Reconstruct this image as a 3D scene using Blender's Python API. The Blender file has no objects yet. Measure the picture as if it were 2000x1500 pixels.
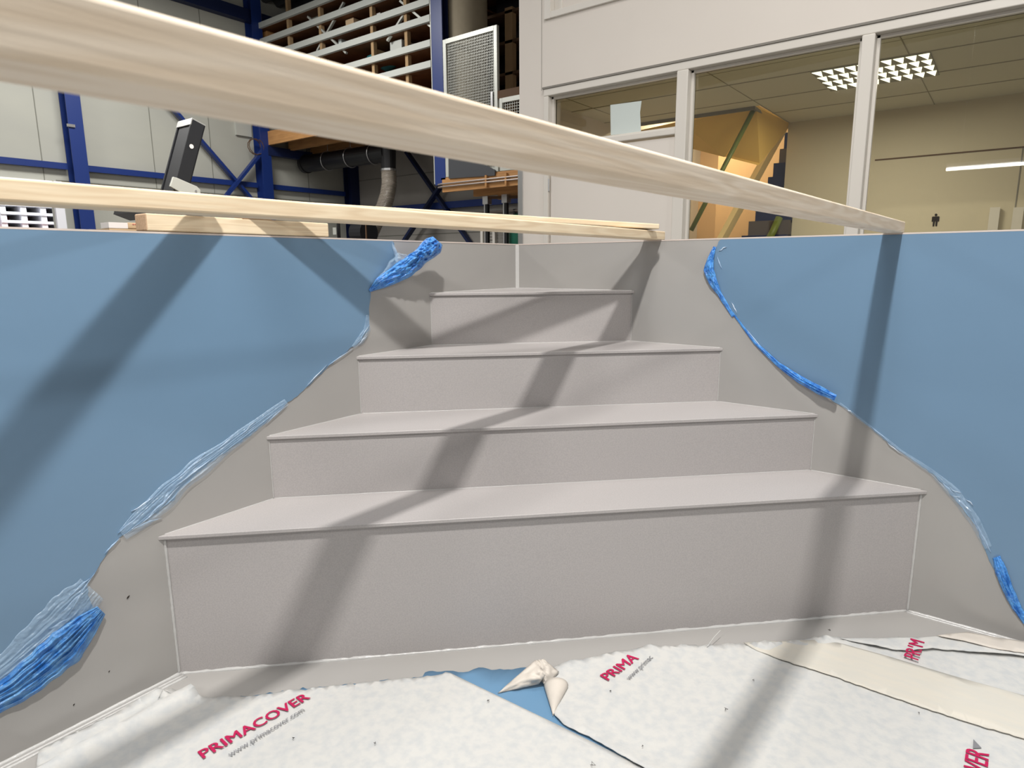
import bpy, bmesh, math, random
from mathutils import Vector, Matrix, noise
from mathutils.geometry import delaunay_2d_cdt
random.seed(7)
S = bpy.context.scene
COL = S.collection
V = Vector
# ------------------------------------------------------------------ camera
CAM = V((1.89702607, -2.53214938, 1.2093))
R_ = V((0.79570213, 0.60565709, -0.0061314)); U_ = V((-0.10613274, 0.14938754, 0.98306623)); F_ = V((-0.59631699, 0.78157715, -0.18314803))
FPX = 1264.8
cd = bpy.data.cameras.new('camera'); cam = bpy.data.objects.new('camera', cd); COL.objects.link(cam)
cam.matrix_world = Matrix(((R_.x, U_.x, -F_.x, CAM.x), (R_.y, U_.y, -F_.y, CAM.y), (R_.z, U_.z, -F_.z, CAM.z), (0, 0, 0, 1)))
cd.sensor_width = 36; cd.lens = 36 * FPX / 2000; cd.clip_start = 0.02; cd.clip_end = 200
cd.dof.use_dof = True; cd.dof.focus_distance = 2.7; cd.dof.aperture_fstop = 9
S.camera = cam
# ------------------------------------------------------------------ frames
AW = 0.8031 - math.pi / 4                                   # pool walls
E1 = V((math.cos(AW), -math.sin(AW), 0)); E2 = V((-math.sin(AW), math.cos(AW), 0))
NR = V((math.sin(AW), math.cos(AW), 0))       # right pool wall: NR.P = 0
NL = V((-math.cos(AW), -math.sin(AW), 0))      # left pool wall: NL.P = 0
Q = math.sqrt(.5)
G1 = V((1, 0, 0)); G2 = V((0, 1, 0)); Z = V((0, 0, 1))   # hall axes a, b
ZR = 1.30; ZF = -0.16                         # pool rim, hall floor
def W(a, b, z): return G1 * a + G2 * b + Z * z
def EP(s, t, z): return E1 * s + E2 * t + Z * z
AX = {'a': G1, 'b': G2, 'z': Z, 'L': NL, 'R': NR}
def at(x, y, ax, c=0.0):
    """the point seen at (x, y) of the photograph that lies on the real plane ax = c"""
    v = R_ * ((x - 1000) / FPX) - U_ * ((y - 750) / FPX) + F_
    n = AX[ax] if isinstance(ax, str) else ax
    return CAM + v * ((c - n.dot(CAM)) / n.dot(v))
def ab(P): return (P.dot(G1), P.dot(G2), P.z)
# ------------------------------------------------------------------ world, exposure
wd = bpy.data.worlds.new('world'); S.world = wd; wd.use_nodes = True
wd.node_tree.nodes['Background'].inputs[0].default_value = (1.0, 0.97, 0.93, 1)
wd.node_tree.nodes['Background'].inputs[1].default_value = 0.32
S.view_settings.view_transform = 'Standard'; S.view_settings.look = 'None'
S.view_settings.exposure = 0.17; S.view_settings.gamma = 1.0; S.view_settings.use_curve_mapping = False
def area(name, P, target, sx, sy, power, color=(1, .97, .93), xdir=None, spread=180):
    l = bpy.data.lights.new(name, 'AREA'); l.shape = 'RECTANGLE'; l.size = sx; l.size_y = sy; l.energy = power; l.color = color
    l.spread = math.radians(spread)
    o = bpy.data.objects.new(name, l); COL.objects.link(o)
    z = (P - target).normalized(); x = (xdir if xdir is not None else G2); x = (x - z * x.dot(z)).normalized(); y = z.cross(x)
    o.matrix_world = Matrix(((x.x, y.x, z.x, P.x), (x.y, y.y, z.y, P.y), (x.z, y.z, z.z, P.z), (0, 0, 0, 1)))
    return o
LB = EP(1.64, -2.35, 4.1)
area('hall_lamp_and_fill', LB, LB - Z, .26, .12, 165)
for a_, b_, pw in ((-6.5, 1.5, 250), (-6.0, -3.5, 190), (1.5, -7.5, 170)):  # added fill lights, unseen, brightening the hall walls and office front
    P_ = W(a_, b_, 5.6); area('hall_lamp_and_fill', P_, P_ - Z, 2.4, 1.0, pw, (1, .98, .95))
LC = EP(7.5, -1.6, 5.3); area('hall_lamp_and_fill', LC, EP(0, -1.5, 1), .8, .4, 95)
LD = W(1.0, -.6, 5.7); area('hall_lamp_and_fill', LD, LD - Z, 1.6, 1.0, 95)  # added soft overhead fill, unseen, to brighten the step treads
# ------------------------------------------------------------------ materials
def mat(name, col, rough=.5, spec=.5, metal=0, nz=None, bump=None, **kw):
    m = bpy.data.materials.new(name); m.use_nodes = True; nt = m.node_tree; b = nt.nodes['Principled BSDF']
    b.inputs['Base Color'].default_value = (*col, 1); b.inputs['Roughness'].default_value = rough
    b.inputs['Specular IOR Level'].default_value = spec; b.inputs['Metallic'].default_value = metal
    for k, v in kw.items(): b.inputs[k.replace('_', ' ')].default_value = v
    tc = nt.nodes.new('ShaderNodeTexCoord')
    def tex(scale, sx=(1, 1, 1), detail=4):
        mp = nt.nodes.new('ShaderNodeMapping'); mp.inputs['Scale'].default_value = sx
        nt.links.new(tc.outputs['Object'], mp.inputs['Vector'])
        n = nt.nodes.new('ShaderNodeTexNoise'); n.inputs['Scale'].default_value = scale; n.inputs['Detail'].default_value = detail
        nt.links.new(mp.outputs[0], n.inputs['Vector']); return n
    if nz:      # (scale, stretch, col2, lo, hi)
        n = tex(nz[0], nz[1]); r = nt.nodes.new('ShaderNodeValToRGB')
        r.color_ramp.elements[0].position = nz[3]; r.color_ramp.elements[1].position = nz[4]
        r.color_ramp.elements[0].color = (*nz[2], 1); r.color_ramp.elements[1].color = (*col, 1)
        nt.links.new(n.outputs['Fac'], r.inputs['Fac']); nt.links.new(r.outputs[0], b.inputs['Base Color'])
    if bump:    # (scale, stretch, strength, distance)
        n = tex(bump[0], bump[1]); bp = nt.nodes.new('ShaderNodeBump'); bp.inputs['Strength'].default_value = bump[2]; bp.inputs['Distance'].default_value = bump[3]
        nt.links.new(n.outputs['Fac'], bp.inputs['Height']); nt.links.new(bp.outputs[0], b.inputs['Normal'])
    return m
def emis(name, col, s):
    m = bpy.data.materials.new(name); m.use_nodes = True; nt = m.node_tree
    e = nt.nodes.new('ShaderNodeEmission'); e.inputs[0].default_value = (*col, 1); e.inputs[1].default_value = s
    nt.links.new(e.outputs[0], nt.nodes['Material Output'].inputs[0]); return m
def glassy(name, tint, gloss=.5, rough=.02, bump=None, base=1.3):
    m = bpy.data.materials.new(name); m.use_nodes = True; nt = m.node_tree; nt.nodes.remove(nt.nodes['Principled BSDF'])
    t = nt.nodes.new('ShaderNodeBsdfTransparent'); t.inputs[0].default_value = (*tint, 1)
    g = nt.nodes.new('ShaderNodeBsdfGlossy'); g.inputs['Roughness'].default_value = rough
    f = nt.nodes.new('ShaderNodeFresnel'); f.inputs[0].default_value = base
    mx = nt.nodes.new('ShaderNodeMixShader')
    if bump:
        tc = nt.nodes.new('ShaderNodeTexCoord'); mp = nt.nodes.new('ShaderNodeMapping'); mp.inputs['Scale'].default_value = bump[1]
        n = nt.nodes.new('ShaderNodeTexNoise'); n.inputs['Scale'].default_value = bump[0]; n.inputs['Detail'].default_value = 5
        bp = nt.nodes.new('ShaderNodeBump'); bp.inputs['Strength'].default_value = bump[2]; bp.inputs['Distance'].default_value = bump[3]
        nt.links.new(tc.outputs['Object'], mp.inputs[0]); nt.links.new(mp.outputs[0], n.inputs['Vector']); nt.links.new(n.outputs['Fac'], bp.inputs['Height'])
        nt.links.new(bp.outputs[0], g.inputs['Normal']); nt.links.new(bp.outputs[0], f.inputs['Normal'])
    nt.links.new(f.outputs[0], mx.inputs[0]); nt.links.new(t.outputs[0], mx.inputs[1]); nt.links.new(g.outputs[0], mx.inputs[2])
    nt.links.new(mx.outputs[0], nt.nodes['Material Output'].inputs[0]); return m
def wood_mat(name, c1, c2, knot=(.35, .2, .1), rough=.62):
    m = bpy.data.materials.new(name); m.use_nodes = True; nt = m.node_tree; b = nt.nodes['Principled BSDF']; b.inputs['Roughness'].default_value = rough
    b.inputs['Specular IOR Level'].default_value = .3
    tc = nt.nodes.new('ShaderNodeTexCoord'); mp = nt.nodes.new('ShaderNodeMapping'); mp.inputs['Scale'].default_value = (1.1, 14, 14)
    nt.links.new(tc.outputs['Object'], mp.inputs[0])
    n0 = nt.nodes.new('ShaderNodeTexNoise'); n0.inputs['Scale'].default_value = 1.6; n0.inputs['Detail'].default_value = 2
    nt.links.new(mp.outputs[0], n0.inputs['Vector'])
    wv = nt.nodes.new('ShaderNodeMath'); wv.operation = 'MULTIPLY'; wv.inputs[1].default_value = 46; nt.links.new(n0.outputs['Fac'], wv.inputs[0])
    sn = nt.nodes.new('ShaderNodeMath'); sn.operation = 'SINE'; nt.links.new(wv.outputs[0], sn.inputs[0])
    mr = nt.nodes.new('ShaderNodeMapRange'); mr.inputs[1].default_value = -1; mr.inputs[2].default_value = 1; nt.links.new(sn.outputs[0], mr.inputs[0])
    fine = nt.nodes.new('ShaderNodeTexNoise'); fine.inputs['Scale'].default_value = 30; fine.inputs['Detail'].default_value = 6
    mp2 = nt.nodes.new('ShaderNodeMapping'); mp2.inputs['Scale'].default_value = (.25, 5, 5); nt.links.new(tc.outputs['Object'], mp2.inputs[0]); nt.links.new(mp2.outputs[0], fine.inputs['Vector'])
    ad = nt.nodes.new('ShaderNodeMix'); ad.data_type = 'FLOAT'; ad.inputs[0].default_value = .45; nt.links.new(mr.outputs[0], ad.inputs[2]); nt.links.new(fine.outputs['Fac'], ad.inputs[3])
    r = nt.nodes.new('ShaderNodeValToRGB'); r.color_ramp.elements[0].color = (*c2, 1); r.color_ramp.elements[1].color = (*c1, 1)
    r.color_ramp.elements[0].position = .1; r.color_ramp.elements[1].position = .75
    nt.links.new(ad.outputs[0], r.inputs['Fac'])
    # knots
    mp3 = nt.nodes.new('ShaderNodeMapping'); mp3.inputs['Scale'].default_value = (3.2, 11, 11); nt.links.new(tc.outputs['Object'], mp3.inputs[0])
    vo = nt.nodes.new('ShaderNodeTexVoronoi'); vo.inputs['Scale'].default_value = 1.0; nt.links.new(mp3.outputs[0], vo.inputs['Vector'])
    kr = nt.nodes.new('ShaderNodeValToRGB'); kr.color_ramp.elements[0].position = .05; kr.color_ramp.elements[1].position = .13
    kr.color_ramp.elements[0].color = (.6, .6, .6, 1); kr.color_ramp.elements[1].color = (0, 0, 0, 1)
    nt.links.new(vo.outputs['Distance'], kr.inputs['Fac'])
    mx = nt.nodes.new('ShaderNodeMix'); mx.data_type = 'RGBA'; nt.links.new(kr.outputs[0], mx.inputs[0]); nt.links.new(r.outputs[0], mx.inputs[6]); mx.inputs[7].default_value = (*knot, 1)
    nt.links.new(mx.outputs[2], b.inputs['Base Color'])
    bp = nt.nodes.new('ShaderNodeBump'); bp.inputs['Strength'].default_value = .15; bp.inputs['Distance'].default_value = .002
    nt.links.new(fine.outputs['Fac'], bp.inputs['Height']); nt.links.new(bp.outputs[0], b.inputs['Normal'])
    return m
X1 = (1, 1, 1)
M = dict(
    pp=mat('grey_plastic', (.350, .338, .322), .25, .5, nz=(2.2, X1, (.330, .320, .308), .35, .65), bump=(3, X1, .06, .01)),
    ppstep=mat('grey_step_plastic', (.405, .382, .376), .42, .4, nz=(260, X1, (.366, .348, .344), .4, .6), bump=(420, X1, .18, .0008)),
    rimc=mat('pale_rim_edge', (.60, .52, .47), .4, .4), weld=mat('weld_plastic', (.47, .465, .455), .22, .5, bump=(90, X1, .5, .003)),
    film=mat('blue_film', (.145, .245, .365), .28, .5, nz=(1.4, (1, 1, 2), (.136, .230, .342), .35, .65), bump=(2.5, X1, .1, .01)),
    filmfloor=mat('blue_floor_film', (.12, .24, .38), .45, .35),
    bunch2=mat('thin_bunched_film', (.14, .36, .68), .13, .9, nz=(34, X1, (.03, .20, .60), .35, .6), bump=(140, X1, 1.0, .005), Alpha=.78), bunch=mat('bunched_film', (.10, .36, .80), .13, .9, nz=(46, X1, (.02, .15, .56), .32, .62), bump=(150, X1, 1.0, .005), Alpha=.92),
    clear=mat('clear_film', (.45, .62, .80), .16, .9, bump=(70, X1, 1.0, .006), Alpha=.30), fold=mat('film_fold_glint', (.50, .66, .86), .15, .9, Alpha=.6), foldglint=mat('white_fold_glint', (.75, .84, .95), .12, 1.0, Alpha=.8),
    fleece=mat('white_fleece', (.53, .525, .505), .8, .2, nz=(38, X1, (.465, .475, .475), .32, .60), bump=(90, X1, .3, .003)),
    fleece2=mat('cream_tape', (.58, .545, .475), .6, .3, nz=(10, (1, 4, 1), (.55, .53, .475), .35, .65), bump=(30, X1, .2, .003)),
    fleeceback=mat('cream_fleece_underside', (.58, .53, .47), .5, .4, nz=(16, X1, (.52, .48, .43), .35, .65), bump=(40, X1, .3, .003)),
    ink=mat('crimson_ink', (.42, .012, .075), .6, .2), ink2=mat('grey_ink', (.20, .20, .21), .6, .2),
    pine=wood_mat('planed_pine', (.85, .74, .60), (.74, .61, .46)), pine2=wood_mat('pale_pine', (.80, .67, .48), (.70, .55, .37)),
    pineend=mat('pine_end_grain', (.66, .46, .31), .8, .2, nz=(60, (4, 4, 4), (.52, .35, .22), .3, .7)),
    blue=mat('blue_steel_paint', (.010, .032, .17), .4, .5), bluedk=mat('dark_and_shaded_blue', (.008, .016, .065), .5, .4),
    panel=mat('cladding', (.44, .44, .385), .5, .3, nz=(.8, (1, 1, 3), (.41, .41, .365), .35, .65)), panel2=mat('end_cladding', (.36, .34, .31), .5, .3),
    joint=mat('cladding_joint', (.20, .20, .17), .6, .2), roof=mat('dark_corrugated_steel', (.055, .058, .066), .45, .5),
    floorc=mat('concrete', (.26, .25, .24), .6, .3, nz=(3, X1, (.2, .195, .19), .35, .65)),
    white=mat('office_paint', (.74, .69, .635), .55, .3, nz=(1.2, X1, (.72, .67, .615), .35, .65)), frame=mat('frame_paint', (.70, .665, .61), .4, .4),
    framedk=mat('frame_shadow_gap', (.25, .235, .21), .6, .2), black=mat('black_plastic', (.012, .012, .014), .4, .5), blackm=mat('black_aluminium', (.014, .015, .018), .42, .5),
    alu=mat('aluminium', (.62, .62, .60), .35, .5, .75), alu2=mat('painted_light_steel', (.56, .57, .52), .4, .5, .2), chrome=mat('galvanised', (.6, .6, .6), .3, .5, .9),
    rail=mat('rack_rail_paint', (.56, .58, .54), .5, .4), brown=mat('chipboard_brown', (.20, .085, .035), .7, .2, nz=(5, X1, (.13, .055, .025), .3, .7)),
    timb=mat('orange_timber', (.55, .29, .11), .6, .3, nz=(3, (1, 1, 12), (.40, .20, .075), .3, .7)), post=mat('rack_timber_post', (.42, .28, .15), .7, .2),
    card=mat('cardboard', (.58, .42, .26), .8, .2), paper=mat('paper', (.60, .66, .64), .7, .2), glass=glassy('window_glass', (.93, .92, .86), rough=.01, base=1.5),
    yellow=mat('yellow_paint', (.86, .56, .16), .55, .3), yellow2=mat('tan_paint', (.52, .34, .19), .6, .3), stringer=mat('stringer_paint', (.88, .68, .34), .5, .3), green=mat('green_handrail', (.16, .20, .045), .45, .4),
    navy=mat('navy_tread', (.012, .022, .085), .6, .2), navy2=mat('grey_tread', (.10, .085, .085), .7, .2), offwall=mat('olive_beige_wall', (.62, .56, .43), .6, .3), offceil=mat('ceiling_tile', (.70, .68, .56), .8, .1),
    tile=mat('ceiling_gap', (.40, .37, .29), .7, .1), hose=mat('ribbed_clear_hose', (.46, .40, .33), .35, .5, bump=(1, X1, 0, 0)), duct2=mat('dusty_cardboard_tube', (.36, .31, .225), .8, .15, nz=(4, X1, (.29, .25, .18), .3, .7)),
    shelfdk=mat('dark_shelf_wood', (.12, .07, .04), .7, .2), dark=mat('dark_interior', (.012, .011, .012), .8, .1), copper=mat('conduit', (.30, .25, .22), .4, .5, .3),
    greenp=mat('green_plastic', (.03, .20, .13), .5, .4), pred=mat('red_pallet', (.50, .10, .09), .6, .3), pwhite=mat('white_pallet', (.82, .82, .86), .6, .3), red2=mat('red_text', (.6, .15, .15), .5, .3),
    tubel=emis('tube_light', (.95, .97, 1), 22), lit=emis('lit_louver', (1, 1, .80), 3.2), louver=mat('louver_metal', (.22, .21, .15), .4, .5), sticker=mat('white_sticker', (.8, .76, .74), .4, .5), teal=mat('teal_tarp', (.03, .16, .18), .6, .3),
    speck=mat('dark_speck', (.02, .015, .012), .8, .1), shutter=mat('grey_shutter', (.28, .265, .24), .5, .4),
)
def bandmat(m, scale, lo, hi, axis):
    """ribbed look: bands of bump along one local axis"""
    nt = m.node_tree; b = nt.nodes['Principled BSDF']; tc = nt.nodes.new('ShaderNodeTexCoord'); w = nt.nodes.new('ShaderNodeTexWave'); w.bands_direction = axis
    w.inputs['Scale'].default_value = scale; w.inputs['Distortion'].default_value = .3
    nt.links.new(tc.outputs['Object'], w.inputs['Vector']); bp = nt.nodes.new('ShaderNodeBump'); bp.inputs['Strength'].default_value = 1; bp.inputs['Distance'].default_value = .02
    nt.links.new(w.outputs['Fac'], bp.inputs['Height']); nt.links.new(bp.outputs[0], b.inputs['Normal'])
bandmat(M['hose'], 14, 0, 1, 'Z')
# ------------------------------------------------------------------ mesh builder
ORG = {}
class MB:
    def __init__(s): s.v = []; s.f = []
    def add(s, vs, fs):
        k = len(s.v); s.v += [V(p) for p in vs]; s.f += [tuple(i + k for i in f) for f in fs]; return s
    def hexa(s, p):   # 8 points: bottom loop, top loop
        return s.add(p, [(3, 2, 1, 0), (4, 5, 6, 7), (0, 1, 5, 4), (1, 2, 6, 5), (2, 3, 7, 6), (3, 0, 4, 7)])
    def box(s, a0, a1, b0, b1, z0, z1, w=W):
        return s.hexa([w(a0, b0, z0), w(a1, b0, z0), w(a1, b1, z0), w(a0, b1, z0), w(a0, b0, z1), w(a1, b0, z1), w(a1, b1, z1), w(a0, b1, z1)])
    def bar(s, P, Q_, wx, wy, up=Z):
        d = (Q_ - P).normalized(); x = d.cross(up)
        if x.length < 1e-4: x = d.cross(G1)
        x.normalize(); y = x.cross(d); x = x * wx / 2; y = y * wy / 2
        return s.hexa([P - x - y, P + x - y, P + x + y, P - x + y, Q_ - x - y, Q_ + x - y, Q_ + x + y, Q_ - x + y])
    def tube(s, pts, r, n=10, caps=True):
        rs = r if isinstance(r, (list, tuple)) else [r] * len(pts); k = len(s.v); rings = []
        prev = None
        for i, p in enumerate(pts):
            d = (pts[min(i + 1, len(pts) - 1)] - pts[max(i - 1, 0)]).normalized()
            x = (prev - d * prev.dot(d)) if prev is not None else d.cross(Z if abs(d.z) < .9 else G1)
            x.normalize(); prev = x; y = d.cross(x)
            for j in range(n):
                t = 2 * math.pi * j / n; s.v.append(p + x * math.cos(t) * rs[i] + y * math.sin(t) * rs[i])
        for i in range(len(pts) - 1):
            for j in range(n):
                a = k + i * n + j; b = k + i * n + (j + 1) % n; s.f.append((a, b, b + n, a + n))
        if caps: s.f.append(tuple(k + j for j in reversed(range(n)))); s.f.append(tuple(k + (len(pts) - 1) * n + j for j in range(n)))
        return s
    def prism(s, poly, off):
        n = len(poly); k = len(s.v); s.v += [V(p) for p in poly] + [V(p) + off for p in poly]
        s.f.append(tuple(k + i for i in range(n))); s.f.append(tuple(k + n + i for i in reversed(range(n))))
        for i in range(n): j = (i + 1) % n; s.f.append((k + j, k + i, k + n + i, k + n + j))
        return s
    def build(s, name, m, parent=None, bevel=0, smooth=False, loc=None):
        o0 = ORG[parent] if parent is not None else (loc if loc is not None else sum(s.v, V()) / max(1, len(s.v)))
        me = bpy.data.meshes.new(name); me.from_pydata([p - o0 for p in s.v], [], s.f); me.update()
        bm = bmesh.new(); bm.from_mesh(me); bmesh.ops.recalc_face_normals(bm, faces=bm.faces); bm.to_mesh(me); bm.free()
        o = bpy.data.objects.new(name, me); COL.objects.link(o); me.materials.append(M[m] if isinstance(m, str) else m)
        ORG[o] = o0
        if parent is not None: o.parent = parent
        else: o.location = o0
        if smooth:
            for p in me.polygons: p.use_smooth = True
        if bevel:
            b = o.modifiers.new('bevel', 'BEVEL'); b.width = bevel; b.segments = 3; b.limit_method = 'ANGLE'
        return o
def tag(o, label=None, cat=None, group=None, kind=None):
    if label: o['label'] = label
    if cat: o['category'] = cat
    if group: o['group'] = group
    if kind: o['kind'] = kind
    return o
def thing(name, P, label, cat, group=None):
    o = bpy.data.objects.new(name, None); COL.objects.link(o); o.location = P; o.empty_display_size = .1; ORG[o] = V(P)
    return tag(o, label, cat, group)
def struct(o): o['kind'] = 'structure'; return o

# ================================================================== hall shell
AH = -9.6; BE = 6.9; BF = 4.8; BO = 2.1          # hall wall, end wall, mezzanine front, office front
f_ = MB().box(AH - .2, 8, -12, BE + .2, ZF - .15, ZF).build('floor', 'floorc'); struct(f_)
# long wall with door opening
OP0, OP1, OPZ = -2.6, 1.30, 2.35
w_ = MB()
w_.box(AH - .15, AH, -12, OP0, ZF, 6.6).box(AH - .15, AH, OP1, BE + .15, ZF, 6.6).box(AH - .15, AH, OP0, OP1, OPZ, 6.6)
wl = struct(w_.build('wall_left', 'panel'))
j_ = MB()
b = -3.0
while b < BE:
    z0 = OPZ + .1 if OP0 - .1 < b < OP1 + .05 else ZF
    j_.box(AH, AH + .004, b, b + .012, z0, 6.6)
    b += .60 if b < 1.5 else 1.0
j_.box(AH, AH + .01, OP1 + .05, BE, 2.46, 2.475)
j_.build('panel_joint', 'joint', wl)
struct(MB().box(AH, AH + .06, OP1 - .02, OP1 + .10, ZF, OPZ + .1).box(AH, AH + .06, OP0, OP1, OPZ - .02, OPZ + .1).build('trim_1', 'pwhite'))
we = struct(MB().box(AH, -1.7, BE, BE + .15, ZF, 6.6).build('wall_back', 'panel2'))
j_ = MB()
for z in (2.94, 2.02, 1.78): j_.box(AH, -1.8, BE - .006, BE, z, z + .014)
j_.build('panel_joint', 'joint', we)
# roof with corrugation
rf = MB(); n = 260; z0 = 5.95
prof = []
for i in range(n + 1):
    b_ = -12 + (BE + 12.2) * i / n; prof.append((b_, 5.95 + (.07 if (i // 2) % 2 else 0)))
vs = []; fs = []
for (b_, z) in prof: vs += [W(AH - .2, b_, z), W(8, b_, z + .6)]
for i in range(n): fs.append((2 * i, 2 * i + 1, 2 * i + 3, 2 * i + 2))
rf.add(vs, fs); struct(rf.build('ceiling', 'roof'))
struct(MB().box(AH, AH + .15, -12, BE, 5.50, 5.70).build('trim_2', 'bluedk'))
# columns, rails and braces
def ibeam(name, P, Q_, w, d, side, label, cat, m='blue', web=.012, group=None):
    """I section between P and Q_; side = flange width direction"""
    dd = (Q_ - P).normalized(); s_ = side.normalized(); t = dd.cross(s_).normalized()
    r = thing(name, P, label, cat, group); k = MB()
    def slab(c, ws, wt):
        x = s_ * ws / 2; y = t * wt / 2; k.hexa([P + c - x - y, P + c + x - y, P + c + x + y, P + c - x + y, Q_ + c - x - y, Q_ + c + x - y, Q_ + c + x + y, Q_ + c - x + y])
    slab(t * d / 2, w, web); slab(-t * d / 2, w, web)
    k.build('flange', m, r); k = MB(); slab(V((0, 0, 0)), web, d); k.build('web', m, r); return r
CG = 'blue steel columns along the hall wall'
c1 = ibeam('steel_column', W(AH + .13, 1.62, ZF), W(AH + .13, 1.62, 5.9), .20, .22, G2, 'blue steel column at the far left, beside the bright doorway', 'column')
k = MB(); k.box(AH + .24, AH + .27, 1.50, 1.60, 3.22, 3.26).box(AH + .24, AH + .27, 1.62, 1.70, 1.72, 1.76); k.build('clamp', 'chrome', c1)
c2 = ibeam('steel_column', W(AH + .13, 4.74, ZF), W(AH + .13, 4.74, 5.9), .20, .22, G2, 'blue steel column under the left end of the timber storage deck', 'column')
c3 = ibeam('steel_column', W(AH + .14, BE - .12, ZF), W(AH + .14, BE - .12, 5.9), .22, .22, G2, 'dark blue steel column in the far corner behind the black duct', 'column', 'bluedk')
for b0, b1, lab in ((-6, 1.50, 'blue horizontal wall rail left of the first column, above the doorway'), (1.75, 4.62, 'blue horizontal wall rail crossed by the braces, behind the ladder'), (4.86, BE - .25, 'blue horizontal wall rail under the storage deck, left of the corner column')):
    tag(MB().box(AH + .02, AH + .09, b0, b1, 2.63, 2.72).build('wall_rail', 'blue'), lab, 'rail')
def onwall(x, y, d=.12): return at(x, y, 'a', AH + d)
def ext(P, Q_, k): return P + (Q_ - P) * k
for (p, q), lab in ((((340, 215), (487, 384)), 'blue diagonal brace sloping down to the right on the left hall wall'), (((503, 306), (443, 381)), 'blue diagonal brace rising to the column, left hall wall')):
    dd_ = .12 if p[0] < 400 else .175; P = onwall(*p, dd_); Q2 = onwall(*q, dd_); tag(MB().bar(ext(P, Q2, -.25), ext(P, Q2, 1.5), .05, .10, G1).build('cross_brace', 'blue'), lab, 'brace')
def onend(x, y, d=.16): return at(x, y, 'b', BE - d)
for (p, q), lab in ((((805, 312), (915, 470)), 'dark blue brace falling to the right on the back hall wall'), (((872, 347), (790, 470)), 'dark blue brace falling to the left on the back hall wall')):
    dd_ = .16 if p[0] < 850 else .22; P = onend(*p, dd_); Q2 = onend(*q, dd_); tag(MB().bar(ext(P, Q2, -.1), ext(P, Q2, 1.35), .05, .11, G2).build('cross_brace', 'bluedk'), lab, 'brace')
tag(MB().box(AH + .3, -2.2, BE - .12, BE - .02, 2.24, 2.36).build('wall_rail', 'blue'), 'long blue horizontal rail across the back hall wall', 'rail')
for i, z in enumerate((2.12, 2.00)):
    p_ = thing('conduit_pipe', W(-8, BE - .04, z), ('upper' if i == 0 else 'lower') + ' thin grey conduit running along the back wall below the blue rail', 'pipe')
    MB().tube([W(-8.0, BE - .05, z), W(-2.2, BE - .05, z)], .022, 8).build('pipe', 'copper', p_)
    for a_ in (-6.6, -5.2, -4.2): MB().box(a_, a_ + .04, BE - .07, BE - .002, z - .06, z + .03).build('clip', 'black', p_)
# ================================================================== outside pallets
pg = 'pallet stacks seen outside the open doorway'
PZ = 1.86
cx_ = thing('red_crate', W(-13.1, 1.9, ZF), 'large red ribbed crate outdoors carrying the pallet stacks, beyond the doorway', 'crate')
MB().box(-13.7, -12.5, .3, 3.3, ZF, PZ).build('crate_body', 'pred', cx_)
for i in range(30): MB().box(-12.5, -12.47, .32 + i * .1, .35 + i * .1, ZF, PZ - .06).build('rib', 'pwhite' if i % 7 == 3 else 'pred', cx_)
for i, b0 in enumerate((.35, 1.42)):
    for lv in range(6):
        z = PZ + lv * .15
        r = thing('pallet', W(-13.1, b0 + .5, z), 'pallet %s from the crate in the %s outdoor stack' % (('first', 'second', 'third', 'fourth', 'fifth', 'sixth')[lv], 'left' if i == 0 else 'right'), 'pallet', pg)
        MB().box(-13.6, -12.55, b0, b0 + 1.02, z + .125, z + .15).build('top_deck', 'pwhite', r)
        MB().box(-13.6, -12.55, b0, b0 + 1.02, z, z + .02).build('bottom_deck', 'pwhite', r)
        for q in range(4): MB().box(-13.6, -12.57, b0 + q * .31, b0 + q * .31 + .09, z + .02, z + .125).build('block', 'pwhite', r)
        MB().box(-13.3, -13.25, b0 + .02, b0 + 1.0, z + .02, z + .125).build('middle_bearer', 'pred' if (lv + i) % 3 else 'navy', r)
struct(MB().box(-30, AH - .2, -20, 12, ZF - .15, ZF - .02).build('floor_yard', 'floorc'))
area('daylight', W(-10.8, 1.6, 5.4), W(-12.8, 1.6, 1.6), 3, 1.5, 420, (.95, .97, 1))
# ================================================================== mezzanine left (deck + rack)
AE = -4.95
dk = thing('storage_deck', W(AH + .1, BF, 3.4), 'timber storage deck carrying the tall rack, left of the mesh gate', 'platform')
MB().box(AH + .2, AE - .3, BF, BF + .05, 3.40, 3.64).build('fascia_board', 'timb', dk)
MB().box(AH + .02, AE - .3, BF + .05, BE - .1, 3.60, 3.66).build('deck_board', 'brown', dk)
for b_ in (BF + .45, BF + .95, BF + 1.45): MB().box(AH + .2, AE - .3, b_, b_ + .07, 3.36, 3.60).build('joist', 'timb', dk)
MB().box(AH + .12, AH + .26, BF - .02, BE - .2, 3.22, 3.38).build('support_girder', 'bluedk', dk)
rk = thing('storage_rack', W(AH, BF, 3.66), 'tall rack of pale horizontal rails and brown shelves full of stock', 'rack')
rails = [(5.44, AH + .05), (5.17, -9.2), (4.90, -8.7), (4.67, -8.3), (4.34, -7.6), (4.06, -7.0)]
rails = [(z, AH + .1) for z, _ in rails]
for z, a0 in rails:
    MB().box(a0, AE - .17, BF - .03, BF + .02, z - .045, z + .045).build('front_rail', 'rail', rk)
    MB().box(a0, AE - .17, BF + .02, BE - .3, z - .05, z - .02).build('shelf_board', 'brown', rk)
for a_ in (-9.5, -8.6, -7.72, -6.45, -5.7):
    MB().box(a_, a_ + .06, BF + .03, BF + .10, 3.66, 5.75).build('upright', 'post', rk)
    MB().box(a_, a_ + .05, BF + .9, BF + .97, 3.66, 5.75).build('upright', 'post', rk)
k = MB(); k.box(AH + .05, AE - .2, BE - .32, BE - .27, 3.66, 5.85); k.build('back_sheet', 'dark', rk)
def onmez(x, y, d=0): return at(x, y, 'b', BF + d)
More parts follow.
